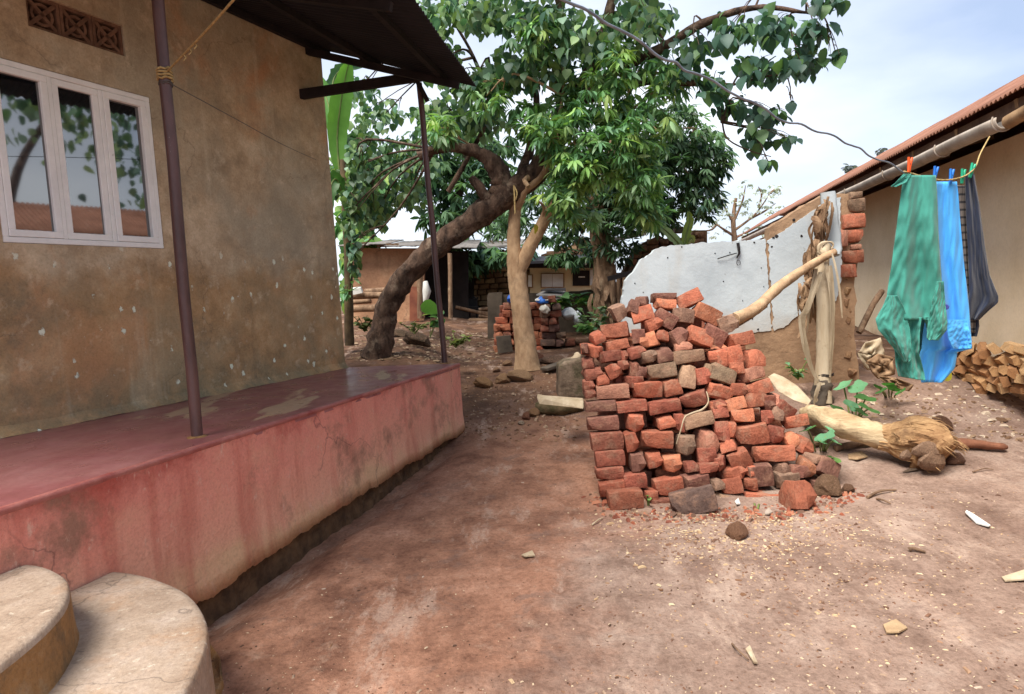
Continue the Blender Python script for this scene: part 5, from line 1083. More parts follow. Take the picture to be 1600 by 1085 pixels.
mb = MB(); mb.prism([at(*p) for p in ((549, 452, 13.7), (563, 450, 13.7), (566, 458, 13.7), (552, 461, 13.7))], Vector((0, .1, .03))); tag(mb.build('paper_scrap', M['shutter']), 'white scrap lying on the logs before the mud hut', 'scrap')
# ------------------------------------------------------------------ mud-brick house and cream shed
mbh = empty('mud_brick_house', at(770, 490, 17.5), 'unplastered mud-brick house wall in the shade at the back', 'house')
mb = MB(); pbox(mb, 690, 832, 398, 505, 17.56, .25); mb.build('mortar_wall', M['foundation'], mbh)
MBK = [brick_mesh('brick', .25, .13, .135, 50 + i, M['mudbrick']) for i in range(4)]
pitch = .155; k = 0
for r_ in range(10):
    x_ = 700 - (8 if r_ % 2 else 0)
    while x_ < 828:
        w_ = rr.uniform(14, 19); y_ = 482 - r_ * 8.6 + (x_ - 760) * -.055
        if not (x_ < 745 and y_ < 424):
            c = at(x_ + w_ / 2, y_, 17.5); sc = 17.5 / FPX
            put(MBK[k % 4], mbh, c, (rr.uniform(-.03, .03), rr.uniform(-.03, .03), rr.uniform(-.04, .04)), ((w_ - 1.6) * sc / .25, 1.1, 6.9 * sc / .135), srgb(*rr.choice([(150, 126, 96), (132, 108, 82), (164, 142, 110), (120, 98, 76)]))); k += 1
        x_ += w_
mb = MB(); mb.prism([at(*p) for p in ((690, 392, 17), (840, 384, 17), (838, 376, 18.5), (692, 384, 18.5))], UP * .05); mb.build('roof', M['old_tin'], mbh)
sh = empty('cream_shed', at(880, 480, 17.0), 'cream shed with white shutters and dark low eave at the back', 'shed')
mb = MB(); pbox(mb, 828, 950, 412, 500, 17.0, .2); mb.build('wall', M['cream'], sh)
mb = MB(); mb.prism([at(*p) for p in ((818, 413, 16.3), (955, 407, 16.3), (952, 400, 18.5), (824, 405, 18.5))], UP * .06); mb.build('roof', M['dark_metal'], sh)
mb = MB(); pbox(mb, 820, 955, 407, 419, 16.5, .06); mb.build('fascia_board', M['dark_wood'], sh)
for (x0, x1, y0, y1) in ((845, 882, 427, 450), (824, 833, 429, 450)):
    mb = MB(); pbox(mb, x0, x1, y0, y1, 16.96, .06); w_ = mb.build('window_frame', M['timber'], sh)
    n_ = 2 if x1 - x0 > 20 else 1
    for q in range(n_):
        a = lerp(x0 + 1.5, x1 - 1.5, q / n_); b = lerp(x0 + 1.5, x1 - 1.5, (q + 1) / n_) - .6
        mb = MB(); pbox(mb, a, b, y0 + 1.5, y1 - 1.5, 16.93, .03); mb.build('shutter', M['shutter'], w_)
mb = MB(); pbox(mb, 895, 921, 423, 447, 16.96, .05); o = mb.build('opening_shade', M['hut_dark'], sh)  # solid dark panel; the opening's shade is in its colour
mb = MB(); pbox(mb, 904, 914, 432, 434, 16.94, .015); mb.build('painted_lit_slot', M['shutter'], o)  # pale bar, light in the opening given as plain colour
mb = MB(); pbox(mb, 922, 933, 422, 446, 16.9, .03); mb.build('shutter', M['shutter'], sh)
mb = MB(); mb.tube([at(915, 409, 16.4), at(915, 414, 16.4)], .03, 6); mb.build('hanging_bulb', M['shutter'], sh)
def rubble(name, label, cat, x0, x1, ytop, ybot, Y, bw, bh, cols, seed):
    r_ = random.Random(seed); e = empty(name, at((x0 + x1) / 2, ybot, Y), label, cat)
    top = lambda x: fl([a for a, b in ytop], [b for a, b in ytop], x)
    mb = MB(); mb.prism([at(a, b + 2, Y + .1) for a, b in ytop] + [at(x1, ybot, Y + .1), at(x0, ybot, Y + .1)], Vector((0, .25, 0))); mb.build('mortar_core', M['foundation'], e)
    y_ = ybot; k = 0; row = 0
    while y_ > min(b for a, b in ytop) - bh:
        x_ = x0 - (bw / 2 if row % 2 else 0)
        while x_ < x1:
            w_ = bw * r_.uniform(.7, 1.2)
            if y_ - bh * .6 > top(min(max(x_ + w_ / 2, x0), x1)) and x_ + w_ < x1 + 4 and x_ > x0 - bw * .3:
                sc = Y / FPX; put(MBK[k % 4], e, at(x_ + w_ / 2, y_ - bh / 2, Y + .06), (r_.uniform(-.05, .05), r_.uniform(-.06, .06), r_.uniform(-.06, .06)), ((w_ - 1.5) * sc / .25, 1.1, (bh - 1.4) * sc / .135), srgb(*r_.choice(cols))); k += 1
            x_ += w_
        y_ -= bh; row += 1
    return e
rubble('stone_gable', 'rough stone-block gable rising above the cream shed', 'wall', 846, 938, [(846, 396), (880, 386), (905, 376), (938, 372)], 408, 19.5, 15, 8, [(120, 96, 72), (140, 114, 86), (100, 80, 62)], 1)
rubble('brick_ruin', 'broken brown brick wall stepping down behind the white wall', 'wall', 940, 1105, [(940, 470), (965, 440), (985, 400), (1000, 380), (1030, 366), (1040, 372), (1080, 368), (1083, 358), (1105, 358)], 520, 12.9, 19, 10.5, [(104, 80, 62), (122, 92, 70), (88, 66, 52), (128, 84, 62)], 2)
mb = MB(); mb.prism([at(*p) for p in ((955, 372, 13.4), (1010, 362, 13.4), (1010, 368, 13.4), (955, 379, 13.4))], Vector((0, .4, .02))); tag(mb.build('tin_strip', M['old_tin']), 'dark tin strip along the top of the broken brick wall', 'tin strip')
mb = MB(); pbox(mb, 1054, 1068, 354, 364, 13.0, .2); tag(bevel(mb.build('concrete_block', M['grey_wall']), .01), 'grey block set on top of the broken brick wall', 'block')
# ------------------------------------------------------------------ low mouldy wall
lw = empty('low_wall', at(850, 520, 13.2), 'low mouldy grey cement wall before the cream shed', 'wall')
mb = MB(); mb.prism([at(x, y, 13.2) for x, y in rough([(783, 545), (783, 461), (830, 458), (880, 457), (945, 451), (945, 540)], 12, 1.2, 4)], Vector((0, .2, 0))); mb.build('wall_run', M['grey_wall'], lw)
mb = MB(); mb.prism([at(x, y, 13.1) for x, y in rough([(762, 536), (762, 462), (764, 458), (784, 457), (784, 540)], 12, 1.4, 2)], Vector((0, .45, 0))); mb.build('end_pier', M['grey_wall'], lw)
# sticks and plank between the shaggy tree and the white wall
for k, (x0, y0, x1, y1) in enumerate(((958, 435, 962, 500), (966, 430, 968, 495), (976, 428, 974, 490), (984, 436, 981, 480))):
    mb = MB(); mb.tube([lerp(at(x0, y0, 11.5), at(x1, y1, 11.5), q / 4) for q in range(5)], .04, 7, jit=.25, seed=k); tag(mb.build('fence_stick', M['bark_grey']), ('fence stick nearest the shaggy trunk', 'second fence stick from the shaggy trunk', 'third fence stick from the shaggy trunk', 'fence stick nearest the white wall')[k], 'stick', 'fence sticks by the shaggy tree')
mb = MB(); mb.bar(at(950, 436, 11.3), at(990, 426, 11.3), .1, .08); tag(mb.build('fence_rail', M['dark_wood']), 'dark rail nailed across the fence sticks', 'rail')
# chair in front of the mud-brick house
ch = empty('black_chair', at(742, 497, 16.0), 'small black chair standing before the mud-brick wall', 'chair'); bk = flat('black_plastic', (.01, .01, .012, 1), .5)
mb = MB(); pbox(mb, 732, 746, 467, 480, 16.0, .04); bevel(mb.build('backrest', bk, ch), .02)
mb = MB(); pbox(mb, 732, 747, 479, 483, 15.7, .35); mb.build('seat', bk, ch)
for x_, Y_ in ((734, 15.75), (745, 15.75), (733, 16.0), (746, 16.0)):
    mb = MB(); mb.tube([at(x_, 481, Y_), at(x_, 499, Y_)], .03, 6); mb.build('leg', bk, ch)
mb = MB(); mb.tube([at(738 + 4 * q, 466 - 2 * math.sin(q * 3.1), 16) for q in np.linspace(0, 2.2, 8)], .018, 6); mb.build('arm_rail', bk, ch)
for k, (x0, y0, x1, y1) in enumerate(((712, 480, 768, 493), (748, 484, 766, 482), (748, 488, 766, 490), (748, 494, 768, 496))):
    mb = MB(); mb.tube([at(x0, y0, 15.6), at(x1, y1, 15.6)], .04, 7, jit=.2); tag(mb.build('timber_pole', M['bark_grey']), ('long thin pole lying behind the black chair', 'top pole of the small pile right of the black chair', 'middle pole of the small pile right of the black chair', 'lowest pole of the small pile right of the black chair')[k], 'pole', 'poles by the black chair')
mb = MB(); pbox(mb, 730, 768, 498, 512, 15.4, .5); tag(bevel(mb.build('earth_sill', M['mud']), .04), 'raised earth sill in front of the black chair', 'sill')

# ------------------------------------------------------------------ second brick stack, with sheets and bags on it
bs = empty('brick_stack', at(840, 548, 11.6), 'half-hidden stack of bricks behind the slender tree', 'brick stack'); rs = random.Random(8); k = 0
def stackpx(x0, x1, ytops, ybot, cols, Y, dark=False):
    global k
    y_ = ybot
    while True:
        x_ = x0 + rs.uniform(-3, 0); placed = 0
        while x_ < x1 - 5:
            w_ = rs.choice((13, 15, 22)) * rs.uniform(.85, 1.15)
            if y_ - 9 > fl([a for a, b in ytops], [b for a, b in ytops], x_ + w_ / 2):
                sc = Y / FPX; put(BS[k % 7] if w_ > 17 else BH[k % 7], bs, at(x_ + w_ / 2, y_ - 5.6, Y + .06 + rs.uniform(-.03, .05)), (rs.uniform(-.06, .06), rs.uniform(-.07, .07), rs.uniform(-.15, .15)), ((w_ - .8) * sc / (.25 if w_ > 17 else .14), 1.2, 10.4 * sc / .135), bcol(rs.choice(cols), rs)); k += 1; placed += 1
            x_ += w_
        y_ -= 11.2
        if not placed or y_ < 440: break
stackpx(774, 850, [(774, 500), (786, 478), (800, 466), (850, 468)], 551, 'oorrmp', 11.6); stackpx(846, 885, [(846, 468), (850, 462), (868, 462), (876, 500), (885, 520)], 541, 'gDmDg', 11.5); stackpx(884, 905, [(884, 520), (905, 522)], 540, 'gDm', 11.6)
for row in range(2):
    for r_ in range(6):
        for x_ in range(792, 870, 22):
            put(BS[k % 7], bs, at(x_ + 4 * row, 540 - r_ * 11.5, 11.85 + .22 * row), (0, 0, rs.uniform(-.1, .1)), (1, 1.2, .95), bcol('m', rs)); k += 1
mb = MB(); mb.prism([at(*p) for p in ((775, 526, 11.3), (798, 524, 11.3), (802, 550, 11.25), (778, 553, 11.25))], Vector((0, .04, 0))); tag(bevel(mb.build('slate_slab', M['grey_wall']), .006), 'dark grey slab leaning on the foot of the half-hidden stack', 'slab')
def bag(name, x, y, rx, ry, Y, col, label, seed, cat='bag', rough_=.4):
    me = stone_mesh(name, seed, 1, (1, .8, .8), 3, .55, flat(name + '_film_%d' % seed, srgb(*col), rough_, .4)); me.polygons.foreach_set('use_smooth', [True] * len(me.polygons))
    s = Y / FPX; o = put(me, None, at(x, y, Y), (0, 0, seed), (rx * s * 1.2, rx * s, ry * s * 1.35), (1, 1, 1, 1), name); return tag(o, label, cat)
bag('plastic_bag', 800, 467, 8, 7, 11.6, (36, 96, 190), 'blue plastic bag on the stack left of the slender trunk', 41)
bag('plastic_bag', 848, 469, 11, 6, 11.5, (50, 110, 200), 'blue plastic bag on the stack right of the slender trunk', 42)
bag('plastic_bag', 852, 484, 8, 7, 11.35, (205, 198, 184), 'cream bag hanging low on the stack right of the trunk', 43)
bag('plastic_bag', 812, 464, 6, 5, 11.6, (200, 204, 210), 'small white bag beside the blue one on the stack', 44)
def sheet(name, pts, mat, label, cat, th=.02):
    mb = MB(); mb.prism([at(*p) for p in pts], Vector((0, .02, th))); return tag(mb.build(name, mat), label, cat)
sheet('tin_sheet', [(838, 462, 11.5), (852, 455, 12), (884, 456, 12.2), (878, 463, 11.5)], M['old_tin'], 'thin grey sheet lying across the top of the stack', 'sheet')
sheet('board', [(845, 455, 11.6), (856, 452, 12), (884, 452, 12), (884, 455, 11.6)], M['dark_wood'], 'dark board topmost on the half-hidden stack', 'board')
sheet('plastic_sheet', [(836, 470, 11.4), (850, 461, 11.9), (876, 466, 11.9), (868, 469, 11.4)], M['shutter'], 'crumpled white plastic sheet on the stack', 'plastic sheet')
bag('white_sack', 888, 491, 17, 9, 11.9, (205, 208, 212), 'white sack lying right of the half-hidden stack', 45, 'sack', .6)
bag('white_sack', 902, 498, 7, 10, 11.8, (190, 196, 202), 'folded end of white cloth drooping beside the sack', 46, 'cloth', .6)

# ------------------------------------------------------------------ stones and timber edging the path
for x, y, r_, c, lab, kk, sq in ((757, 607, 15, (150, 116, 80), 'tan stone at the veranda end of the path edging', 0, (1.2, .8, .75)), (786, 600, 12, (148, 116, 84), 'squarish middle stone of the path edging', 1, (1.1, .8, .9)), (816, 598, 19, (146, 118, 88), 'broad flat-topped stone nearest the slender tree', 2, (1.25, .7, .7)),
                                  (793, 572, 9, (140, 110, 82), 'small stone behind the row of edging stones', 3, (1, 1, .7)), (776, 582, 7, (130, 100, 76), 'pebble-like stone behind the edging near the veranda', 4, (1, 1, .7)), (842, 566, 11, (110, 70, 54), 'reddish stone leaning on the slender trunk', 5, (1, 1, .9)), (868, 570, 18, (96, 76, 62), 'long dark stone right of the slender trunk', 3, (1.5, .8, .5)),
                                  (823, 657, 9, (128, 84, 62), 'rust-brown stone left of the mossy log', 1, (.8, .8, 1)), (836, 652, 11, (150, 116, 82), 'orange-tan stone against the mossy log end', 2, (1, .8, .9)), (815, 664, 6, (176, 160, 140), 'pale pebble in front of the mossy log', 4, (1, 1, .7)),
                                  (652, 540, 20, (84, 70, 56), 'dark block of stone beside the far veranda post', 0, (1.2, .8, .7)), (626, 525, 15, (92, 78, 62), 'flat grey stone behind the far veranda post', 2, (1.3, .8, .45)), (1425, 738, 9, (150, 130, 110), 'pale flat stone in front of the root ball', 5, (1.5, 1, .3))):
    stone(x, y, r_, c, lab, kk, sq)
mb = MB(); mb.prism([at(x, y, 6.6) for x, y in rough([(872, 624), (873, 572), (882, 566), (896, 563), (912, 560), (918, 624)], 8, 1.6, 6)], Vector((0, .35, 0))); tag(bevel(mb.build('concrete_lump', M['lump']), .03, 3), 'mossy grey concrete lump tucked behind the left of the heap', 'concrete')
mb = MB(); mb.prism([at(*p) for p in ((838, 621, 6.2), (852, 624, 6.1), (912, 628, 6.0), (912, 640, 5.95), (880, 636, 6.0), (842, 632, 6.1))], Vector((.01, .1, .02))); tag(bevel(mb.build('pale_plank', M['banana_dry']), .008), 'pale plank lying left of the brick heap', 'plank')
mb = MB(); mb.tube(poly_at([gat(842, 645, .06), gat(865, 648, .08), gat(890, 646, .08), gat(905, 640, .06)], 12), .085, 10, jit=.3, seed=4); tag(mb.build('mossy_log', simple('moss', srgb(78, 72, 46), srgb(116, 98, 72), 9, .95, .03, 30)), 'short mossy green log by the left foot of the heap', 'log')
mb = MB(); P = [at(893, 590, 6.8), at(892, 572, 6.8), at(900, 560, 6.8), at(906, 553, 6.8)]; mb.tube(poly_at(P, 10), [.06, .07, .06, .06, .05, .05, .05, .05, .04, .03], 7, jit=.5, flat=.5); tag(mb.build('broken_bark', M['banana_dry']), 'pale broken bark sticking up behind the concrete lump', 'bark')
mb = MB(); mb.bar(gat(850, 584, .06), gat(905, 570, .10), .18, .05); tag(bevel(mb.build('grey_plank', M['grey_wall']), .01), 'weathered grey plank sloping up towards the heap', 'plank')

# ------------------------------------------------------------------ firewood and odd sheets along the ochre wall
fw = empty('firewood_stack', rp3(1.2, .45, .25), 'low stack of split orange firewood along the ochre wall', 'firewood stack'); rf = random.Random(2)
def split_mesh(seed):
    r_ = random.Random(seed); n_ = r_.choice((4, 5, 6)); a0 = r_.uniform(0, 6); pr = [(math.cos(a0 + 6.283 * q / n_) * r_.uniform(.75, 1.15), math.sin(a0 + 6.283 * q / n_) * r_.uniform(.75, 1.15)) for q in range(n_)]
    vs = [(x_, -.5 + r_.uniform(-.03, .03), z_) for x_, z_ in pr] + [(x_ * .95, .5, z_ * .95) for x_, z_ in pr]
    mb = MB(); mb.add(vs, [tuple(range(n_))[::-1], tuple(range(n_, 2 * n_))] + [(q, (q + 1) % n_, (q + 1) % n_ + n_, q + n_) for q in range(n_)]); me = mb.mesh('split_log'); me.materials.append(M['firewood']); return me
FWM = [split_mesh(i) for i in range(8)]
fx, fy = [1380, 1700], None
for row in range(5):
    x_ = 1490 + rf.uniform(-6, 6) - row * -3
    while x_ < 1720:
        w_ = rf.uniform(15, 27); pt = rp3(0, WO - .2, 0); q = onpl(x_, 608 + max(0, x_ - 1600) * .12 - row * 15, pt, nr)
        put(FWM[rf.randrange(8)], fw, Vector((q.x, q.y + .1, q.z)) + Vector((0, 0, rf.uniform(-.02, .02))), (rf.uniform(-.15, .15), rf.uniform(0, 6.28), math.pi / 2 * 0 + rf.uniform(-.25, .25) - .5), (w_ * .5 * q.y / FPX, .4, rf.uniform(7.5, 10) * q.y / FPX), srgb(*rf.choice([(206, 162, 112), (192, 146, 98), (214, 176, 128), (182, 134, 90)])), 'split_log'); x_ += w_ * .92
for k, (pts, lab) in enumerate((([(1340, 552), (1352, 535), (1376, 528), (1384, 560), (1372, 584), (1350, 574)], 'crumpled brown cardboard leaning at the foot of the brick end'), ([(1352, 566), (1372, 552), (1396, 560), (1398, 586), (1370, 592)], 'curled dry sheath lying under the green gown'), ([(1370, 588), (1400, 590), (1428, 602), (1420, 612), (1390, 604)], 'flat tan bark sheet on the slope under the washing'))):
    Yk = (7.2, 7.0, 6.7)[k]; c0 = np.mean(pts, axis=0); rows = []
    for s_ in np.linspace(0.02, 1, 7): rows.append([at(c0[0] + (p[0] - c0[0]) * s_, c0[1] + (p[1] - c0[1]) * s_, Yk + .09 * mnoise.noise(Vector((p[0] * .07, p[1] * .07, s_ * 3 + k)))) for p in rough(pts, 6, 2.5, k) + [rough(pts, 6, 2.5, k)[0]]])
    mb = MB(); mb.grid(rows, True); tag(solid(mb.build('bark_sheet', M['banana_leafdry'] if k else M['banana_dry']), .006), lab, 'bark sheet')
mb = MB(); mb.tube(poly_at([at(1342, 520, 7.9), at(1362, 480, 8.0), at(1378, 455, 8.1)], 8), .035, 7, jit=.2); tag(mb.build('leaning_stick', M['bark_grey']), 'stick leaning in the dark gap behind the brick end', 'stick')
tag(put(BS[1], None, gat(1588, 612, .06), (0, .05, -.2), (1.0, 1, .9), bcol('d'), 'brick'), 'lone dark brick before the firewood by the ochre wall', 'brick')

# ------------------------------------------------------------------ small plants
def stemmed(parent, base, tip, r=.008): mb = MB(); mb.tube(poly_at([base, lerp(base, tip, .5) + UP * .02, tip], 6), r, 5); return mb.build('stem', M['banana_green'], parent)
RL = []
for sd in range(3):                                        # round lobed gourd leaf
    r_ = random.Random(sd); n_ = 20; rows = []
    for s_ in (.02, .4, .75, 1.0):
        rows.append([((s_ * (1 + .10 * math.cos(5 * a + sd)) * (1 - .35 * math.exp(-((a - math.pi) / .35) ** 2))) * math.cos(a), (s_ * (1 + .10 * math.cos(5 * a + sd)) * (1 - .35 * math.exp(-((a - math.pi) / .35) ** 2))) * math.sin(a), .16 * s_ * s_ + .07 * s_ * math.sin(3 * a + sd)) for a in np.linspace(0, 2 * math.pi, n_)])
    mb = MB(); mb.grid(rows, True); me = mb.mesh('leaf'); ca = me.color_attributes.new('tint', 'FLOAT_COLOR', 'POINT'); ca.data.foreach_set('color', [1.0] * (4 * len(me.vertices))); me.materials.append(M['leaf_matt']); RL.append(me)
def gourd(label, spots, col, root):
    e = empty('gourd_plant', ongr(*root), label, 'plant')
    for k, (x, y, Y, r_, tx, ty) in enumerate(spots):
        p = at(x, y, Y); s = r_ * Y / FPX; o = bpy.data.objects.new('leaf', RL[k % 3]); COL.objects.link(o); j = random.uniform(.85, 1.15)
        o.matrix_basis = Matrix.Translation(p) @ Euler((tx, ty, U(0, 6))).to_matrix().to_4x4() @ Matrix.Diagonal((s, s, s, 1)); o.color = srgb(col[0] * j, col[1] * j, col[2] * j); setparent(o, e); stemmed(e, ongr(root[0] + (x - root[0]) * .4, root[1]), p)
    return e
gourd('gourd vine with round pale leaves beside the dead banana stem', [(1318, 604, 6.5, 16, .5, -.2), (1340, 606, 6.4, 15, .55, .2), (1352, 624, 6.3, 16, .4, .3), (1330, 636, 6.1, 15, .6, 0), (1356, 640, 6.1, 17, .5, .3), (1308, 640, 6.2, 12, .5, -.4), (1345, 645, 6.0, 12, .7, .2)], (104, 152, 112), (1335, 655))
gourd('gourd plant with darker leaves under the green gown', [(1378, 612, 6.3, 10, .5, 0), (1396, 608, 6.3, 11, .6, .2), (1388, 602, 6.4, 9, .4, -.2), (1408, 613, 6.2, 9, .5, .4), (1372, 606, 6.4, 8, .5, -.5)], (70, 120, 60), (1390, 620))
gourd('gourd seedling with flat leaves between the heap and fallen trunk', [(1262, 672, 5.45, 14, .35, -.3), (1290, 684, 5.35, 16, .4, .3), (1282, 690, 5.3, 11, .5, -.1), (1296, 672, 5.5, 10, .4, .3), (1302, 690, 5.35, 12, .5, .2)], (112, 164, 124), (1282, 705))
gourd('low weed leaves at the right foot of the heap', [(1300, 716, 5.3, 7, .3, 0), (1308, 720, 5.25, 6, .4, .3)], (92, 128, 66), (1303, 724))
gourd('tiny seedling at the front of the heap', [(1178, 788, 5.0, 5, .4, 0), (1187, 790, 4.98, 4, .4, .3)], (150, 176, 130), (1182, 796))
gourd('tiny seedling beside the front corner brick', [(1012, 775, 5.0, 3.5, .4, 0), (1015, 780, 5.0, 3.5, .4, .3)], (140, 180, 100), (1013, 790))
def weed(label, x, y, Y, rx, ry, n_, size, cols, seed, kind='ovate', cat='plant'):
    r_ = np.random.default_rng(seed); g = at(x, y + ry, Y); e = empty('weed', g, label, cat); P, D, N, S = [], [], [], []
    mb = MB()
    for q in range(max(3, n_ // 7)):
        tip = at(x + r_.uniform(-rx, rx), y + r_.uniform(-ry, ry * .4), Y + r_.uniform(-.15, .15)); mb.tube(poly_at([g, lerp(g, tip, .5) + UP * .03, tip], 6), .006, 5)
        for z_ in range(7): t = r_.uniform(.35, 1); P.append(np.array(lerp(g, tip, t))); a = r_.uniform(0, 6.28); D.append([math.cos(a), math.sin(a), .15 + r_.normal() * .3]); N.append([r_.normal() * .4, r_.normal() * .4, 1]); S.append(size * r_.uniform(.6, 1.2))
    mb.build('stalks', M['banana_green'], e); leaves('foliage', kind, (np.array(P), np.array(D), np.array(N), np.array(S), pick_cols(len(P), cols, .25, r_)), M['leaf_matt'], e); return e
weed('small bushy weed growing against the ruined wall foot', 1247, 578, 7.3, 20, 16, 42, .075, G_B, 1)
weed('broad leafy plant behind the white sack', 880, 472, 12.6, 18, 16, 30, .26, G_B, 2); weed('second leafy plant by the low wall, nearer the shaggy tree', 918, 470, 12.7, 20, 14, 30, .26, G_B, 3)
weed('pale dusty shrub beside the white sack', 925, 498, 11.4, 26, 22, 84, .12, [lin(120, 142, 112), lin(146, 160, 138), lin(90, 120, 80)], 4, cat='shrub'); weed('low green shrub in front of the dusty one', 915, 512, 11.0, 18, 12, 56, .12, G_B, 5, cat='shrub')
weed('young plant with one bright leaf behind the far post', 672, 502, 10.6, 22, 26, 24, .14, G_B, 6); weed('trailing weed at the foot of the far post', 712, 530, 9.6, 22, 14, 56, .10, [lin(110, 120, 70), lin(130, 136, 90)], 7)
weed('low weeds on the bank behind the house', 570, 505, 10.8, 24, 14, 63, .11, [lin(104, 112, 70), lin(84, 96, 56)], 8); weed('sparse weeds on the bank between tree and post', 648, 512, 10.7, 26, 10, 56, .09, [lin(116, 116, 78), lin(94, 100, 62)], 9)
weed('thin tuft of long leaves beside the banana stem', 545, 450, 10.4, 10, 22, 14, .22, G_B, 10, 'lance')
o = place_leaf(at(657, 478, 10.2), (.9, 0, -.25), (0, -.9, .6), .32, srgb(104, 160, 50)[:3], None); tag(o, 'single bright green leaf left of the far veranda post', 'leaf'); o.name = 'bright_leaf'
o = place_leaf(gat(1475, 612, .12), (.5, -.2, .7), (.3, -.9, .2), .13, srgb(196, 190, 70)[:3], None); tag(o, 'yellow fallen leaf on the slope under the clothes', 'leaf'); o.name = 'yellow_leaf'
o = place_leaf(at(836, 350, 9.5), (.1, 0, -1), (.8, -.5, 0), .15, srgb(176, 160, 60)[:3], None); tag(o, 'yellow leaf hanging at the fork of the slender tree', 'leaf'); o.name = 'yellow_leaf'
mb = MB(); mb.tube(poly_at([at(803, 290, 9.45), at(804, 310, 9.42), at(805, 334, 9.42)], 8), .012, 5); mb.tube(poly_at([at(804, 292, 9.45), at(808, 302, 9.4), at(806, 312, 9.42)], 8), .01, 5); tag(mb.build('hanging_strip', M['rope']), 'pale strip of cloth tied round the leaning trunk', 'strip')

# ------------------------------------------------------------------ litter on the earth
def scatter(name, label, kind_cat, n_, fn, size, cols, seed, flat_=.35, mat=None):
    r_ = np.random.default_rng(seed); vs, fs, cs = [], [], []
    V = np.array([(-1, -.6, 0), (1, -.5, 0), (.8, .6, 0), (-.9, .5, 0), (-.5, -.3, 1), (.6, -.2, 1), (.3, .35, 1), (-.5, .3, 1)]); Fq = [(0, 1, 5, 4), (1, 2, 6, 5), (2, 3, 7, 6), (3, 0, 4, 7), (4, 5, 6, 7)]
    for q in range(n_):
        x, y = fn(r_); s = size * r_.lognormal(0, .34); a = r_.uniform(0, 6.28); el = r_.uniform(.5, 1.6); z = zg(x, y)
        M3 = Matrix.Rotation(a, 3, 'Z') @ Matrix.Rotation(r_.normal() * .3, 3, 'X'); k_ = len(vs)
        for v_ in V:
            p = M3 @ Vector((v_[0] * s * el, v_[1] * s, v_[2] * s * flat_ * 1.4)) ; vs.append((p.x + x, p.y + y, p.z + z - .001))
        fs += [tuple(i + k_ for i in f_) for f_ in Fq]; c = cols[r_.integers(0, len(cols))]; cs += [(*c, 1)] * 8
    me = bpy.data.meshes.new(name); me.from_pydata(vs, [], fs); ca = me.color_attributes.new('tint', 'FLOAT_COLOR', 'POINT'); ca.data.foreach_set('color', np.array(cs, np.float32).ravel()); me.materials.append(mat or M['litter'])
    o = link(name, me); return tag(o, label, kind_cat, kind='stuff')
m = Mat('litter', .9, .2); m.l(m.n('ShaderNodeAttribute', attribute_name='tint').outputs['Color'], m.b.inputs['Base Color']); M['litter'] = m.m
def near_heap(r_):
    while True:
        p = ongr(r_.normal(1140, 100), 800 + abs(r_.normal(0, 42))); 
        if p.y > 2: return p.x, p.y
def yard(r_): p = ongr(r_.uniform(330, 1640), 1100 - 420 * r_.random() ** 1.6); return p.x, p.y
def rightyard(r_):
    p = ongr(r_.normal(1290, 150), min(1075, max(770, r_.normal(880, 75)))); return p.x, p.y
def bank(r_): p = ongr(r_.uniform(545, 780), r_.uniform(500, 565)); return p.x, p.y
def path_(r_): p = ongr(r_.uniform(725, 905), r_.uniform(560, 690)); return p.x, p.y
def slope(r_): p = ongr(r_.uniform(1340, 1620), r_.uniform(600, 690)); return p.x, p.y
pale = [lin(182, 156, 122), lin(168, 138, 106), lin(196, 174, 142), lin(146, 116, 92), lin(120, 88, 70), lin(110, 82, 66)]
scatter('wood_chips', 'pale wood chips strewn before the heap', 'chips', 1500, near_heap, .0085, pale, 1); scatter('wood_chips', 'chips spread over the right of the yard', 'chips', 1700, rightyard, .0065, pale + [lin(96, 70, 56)], 2)
scatter('gravel', 'fine crumbs over the earth', 'gravel', 2600, yard, .0045, [lin(150, 116, 92), lin(112, 78, 60), lin(190, 168, 140), lin(84, 62, 50)], 3); scatter('pebbles', 'scattered pebbles over the yard', 'pebbles', 110, yard, .010, [lin(150, 126, 106), lin(120, 88, 66), lin(172, 152, 134), lin(90, 66, 54)], 4)
scatter('leaf_litter', 'dry leaf litter on the bank behind the house', 'leaf litter', 1300, bank, .026, [lin(140, 118, 94), lin(110, 88, 66), lin(160, 138, 114), lin(84, 66, 50)], 5, .12); scatter('rubble', 'crumbled rubble along the path', 'rubble', 750, path_, .013, [lin(140, 110, 86), lin(116, 86, 64), lin(160, 136, 112), lin(96, 72, 56)], 6, .5); scatter('rubble', 'earth crumbs on the slope below the ochre wall', 'rubble', 450, slope, .018, [lin(150, 124, 100), lin(110, 84, 64), lin(190, 172, 150)], 7, .4)
def heap_foot(r_):
    t = r_.random(); x_ = lerp(925, 1340, t); p = ongr(x_ + r_.normal(0, 8), fl([925, 960, 1050, 1200, 1290, 1340], [778, 802, 806, 804, 790, 772], x_) + r_.normal(0, 7)); return p.x, p.y
scatter('brick_crumbs', 'red brick crumbs along the foot of the heap', 'crumbs', 420, heap_foot, .014, [lin(150, 88, 66), lin(124, 72, 56), lin(168, 112, 86), lin(110, 84, 70), lin(140, 112, 92)], 21, .6)
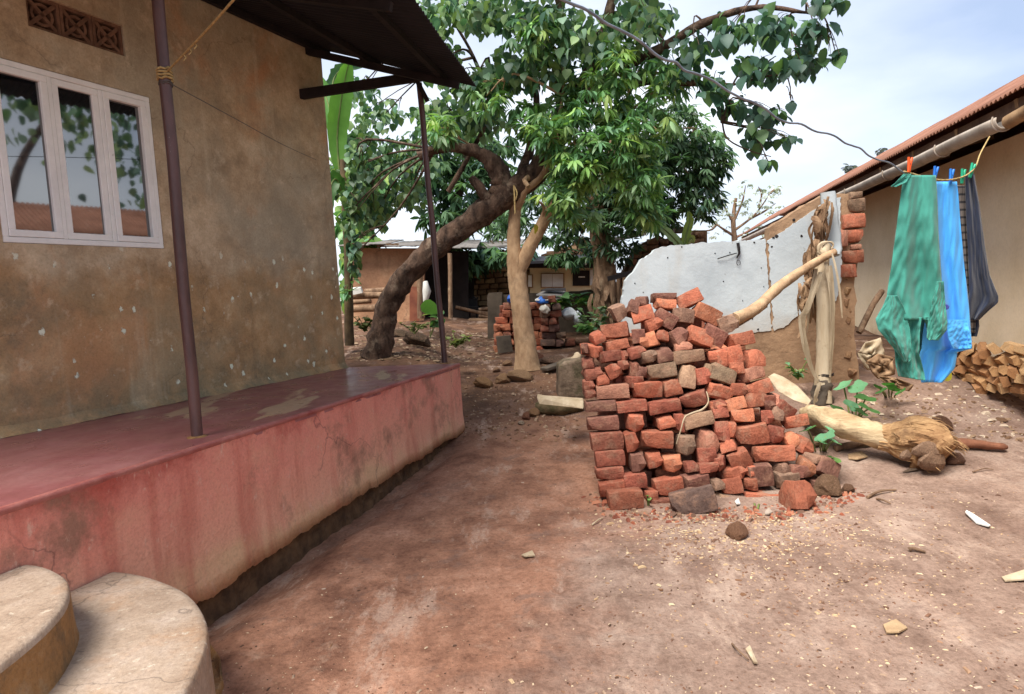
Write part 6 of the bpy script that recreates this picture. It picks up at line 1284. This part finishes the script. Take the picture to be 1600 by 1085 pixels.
for k, (x0, y0, x1, y1, r_, lab) in enumerate(((1355, 780, 1400, 768, .012, 'dark twig right of the rounded rock'), (1370, 782, 1392, 790, .009, 'forked twig end on the pale earth'), (925, 823, 942, 812, .006, 'thin straw left of the large dark block'), (1144, 1010, 1170, 1035, .006, 'bent twig in the lower middle of the yard'), (1420, 862, 1446, 866, .014, 'short dark stick on the right of the yard'), (1520, 740, 1552, 736, .006, 'thin twig near the brown root'))):
    mb = MB(); a, b = gat(x0, y0, .012), gat(x1, y1, .012); mb.tube(poly_at([a, lerp(a, b, .5) + Vector((U(-.02, .02), U(-.02, .02), .012)), b], 8), [r_ * (1 - .06 * i) for i in range(8)], 6, jit=.2); tag(mb.build('twig', M['bark_grey'] if k != 2 else M['banana_dry']), lab, 'twig')
for k, (pts, mt, lab, cat) in enumerate((([(1510, 800), (1520, 808), (1548, 824), (1545, 828), (1525, 820), (1508, 806)], 'shutter', 'white plastic scrap on the pale earth at the right', 'scrap'), ([(1565, 905), (1600, 897), (1620, 903), (1610, 911), (1570, 911)], 'banana_dry', 'flat wood offcut at the right edge of the yard', 'offcut'), ([(1380, 980), (1400, 975), (1418, 985), (1405, 995), (1385, 992)], 'mortar', 'thin flat stone flake in the right of the yard', 'flake'),
                                            ([(1165, 1018), (1172, 1016), (1184, 1040), (1178, 1043)], 'banana_dry', 'pale leaf-shaped chip in the lower middle of the yard', 'chip'), ([(1196, 801), (1202, 798), (1207, 803), (1202, 808), (1195, 806)], 'gutter', 'silvery wrapper scrap before the tumbled bricks', 'wrapper'), ([(1148, 786), (1154, 783), (1157, 790), (1151, 793)], 'shutter', 'tiny silver wrapper among the front bricks', 'wrapper'), ([(1325, 712), (1346, 709), (1356, 716), (1340, 722), (1326, 719)], 'mortar', 'whitish flake beside the low weed', 'flake'), ([(815, 870), (832, 866), (836, 871), (820, 875)], 'banana_dry', 'pale wood chip alone on the red path', 'chip'))):
    mb = MB(); mb.prism([gat(x, y, .006 + .012 * (i % 2)) for i, (x, y) in enumerate(pts)], UP * .008); tag(mb.build(('plastic_scrap', 'wood_offcut', 'stone_flake', 'wood_chip', 'foil_wrapper', 'foil_wrapper', 'stone_flake', 'wood_chip')[k], M[mt]), lab, cat)
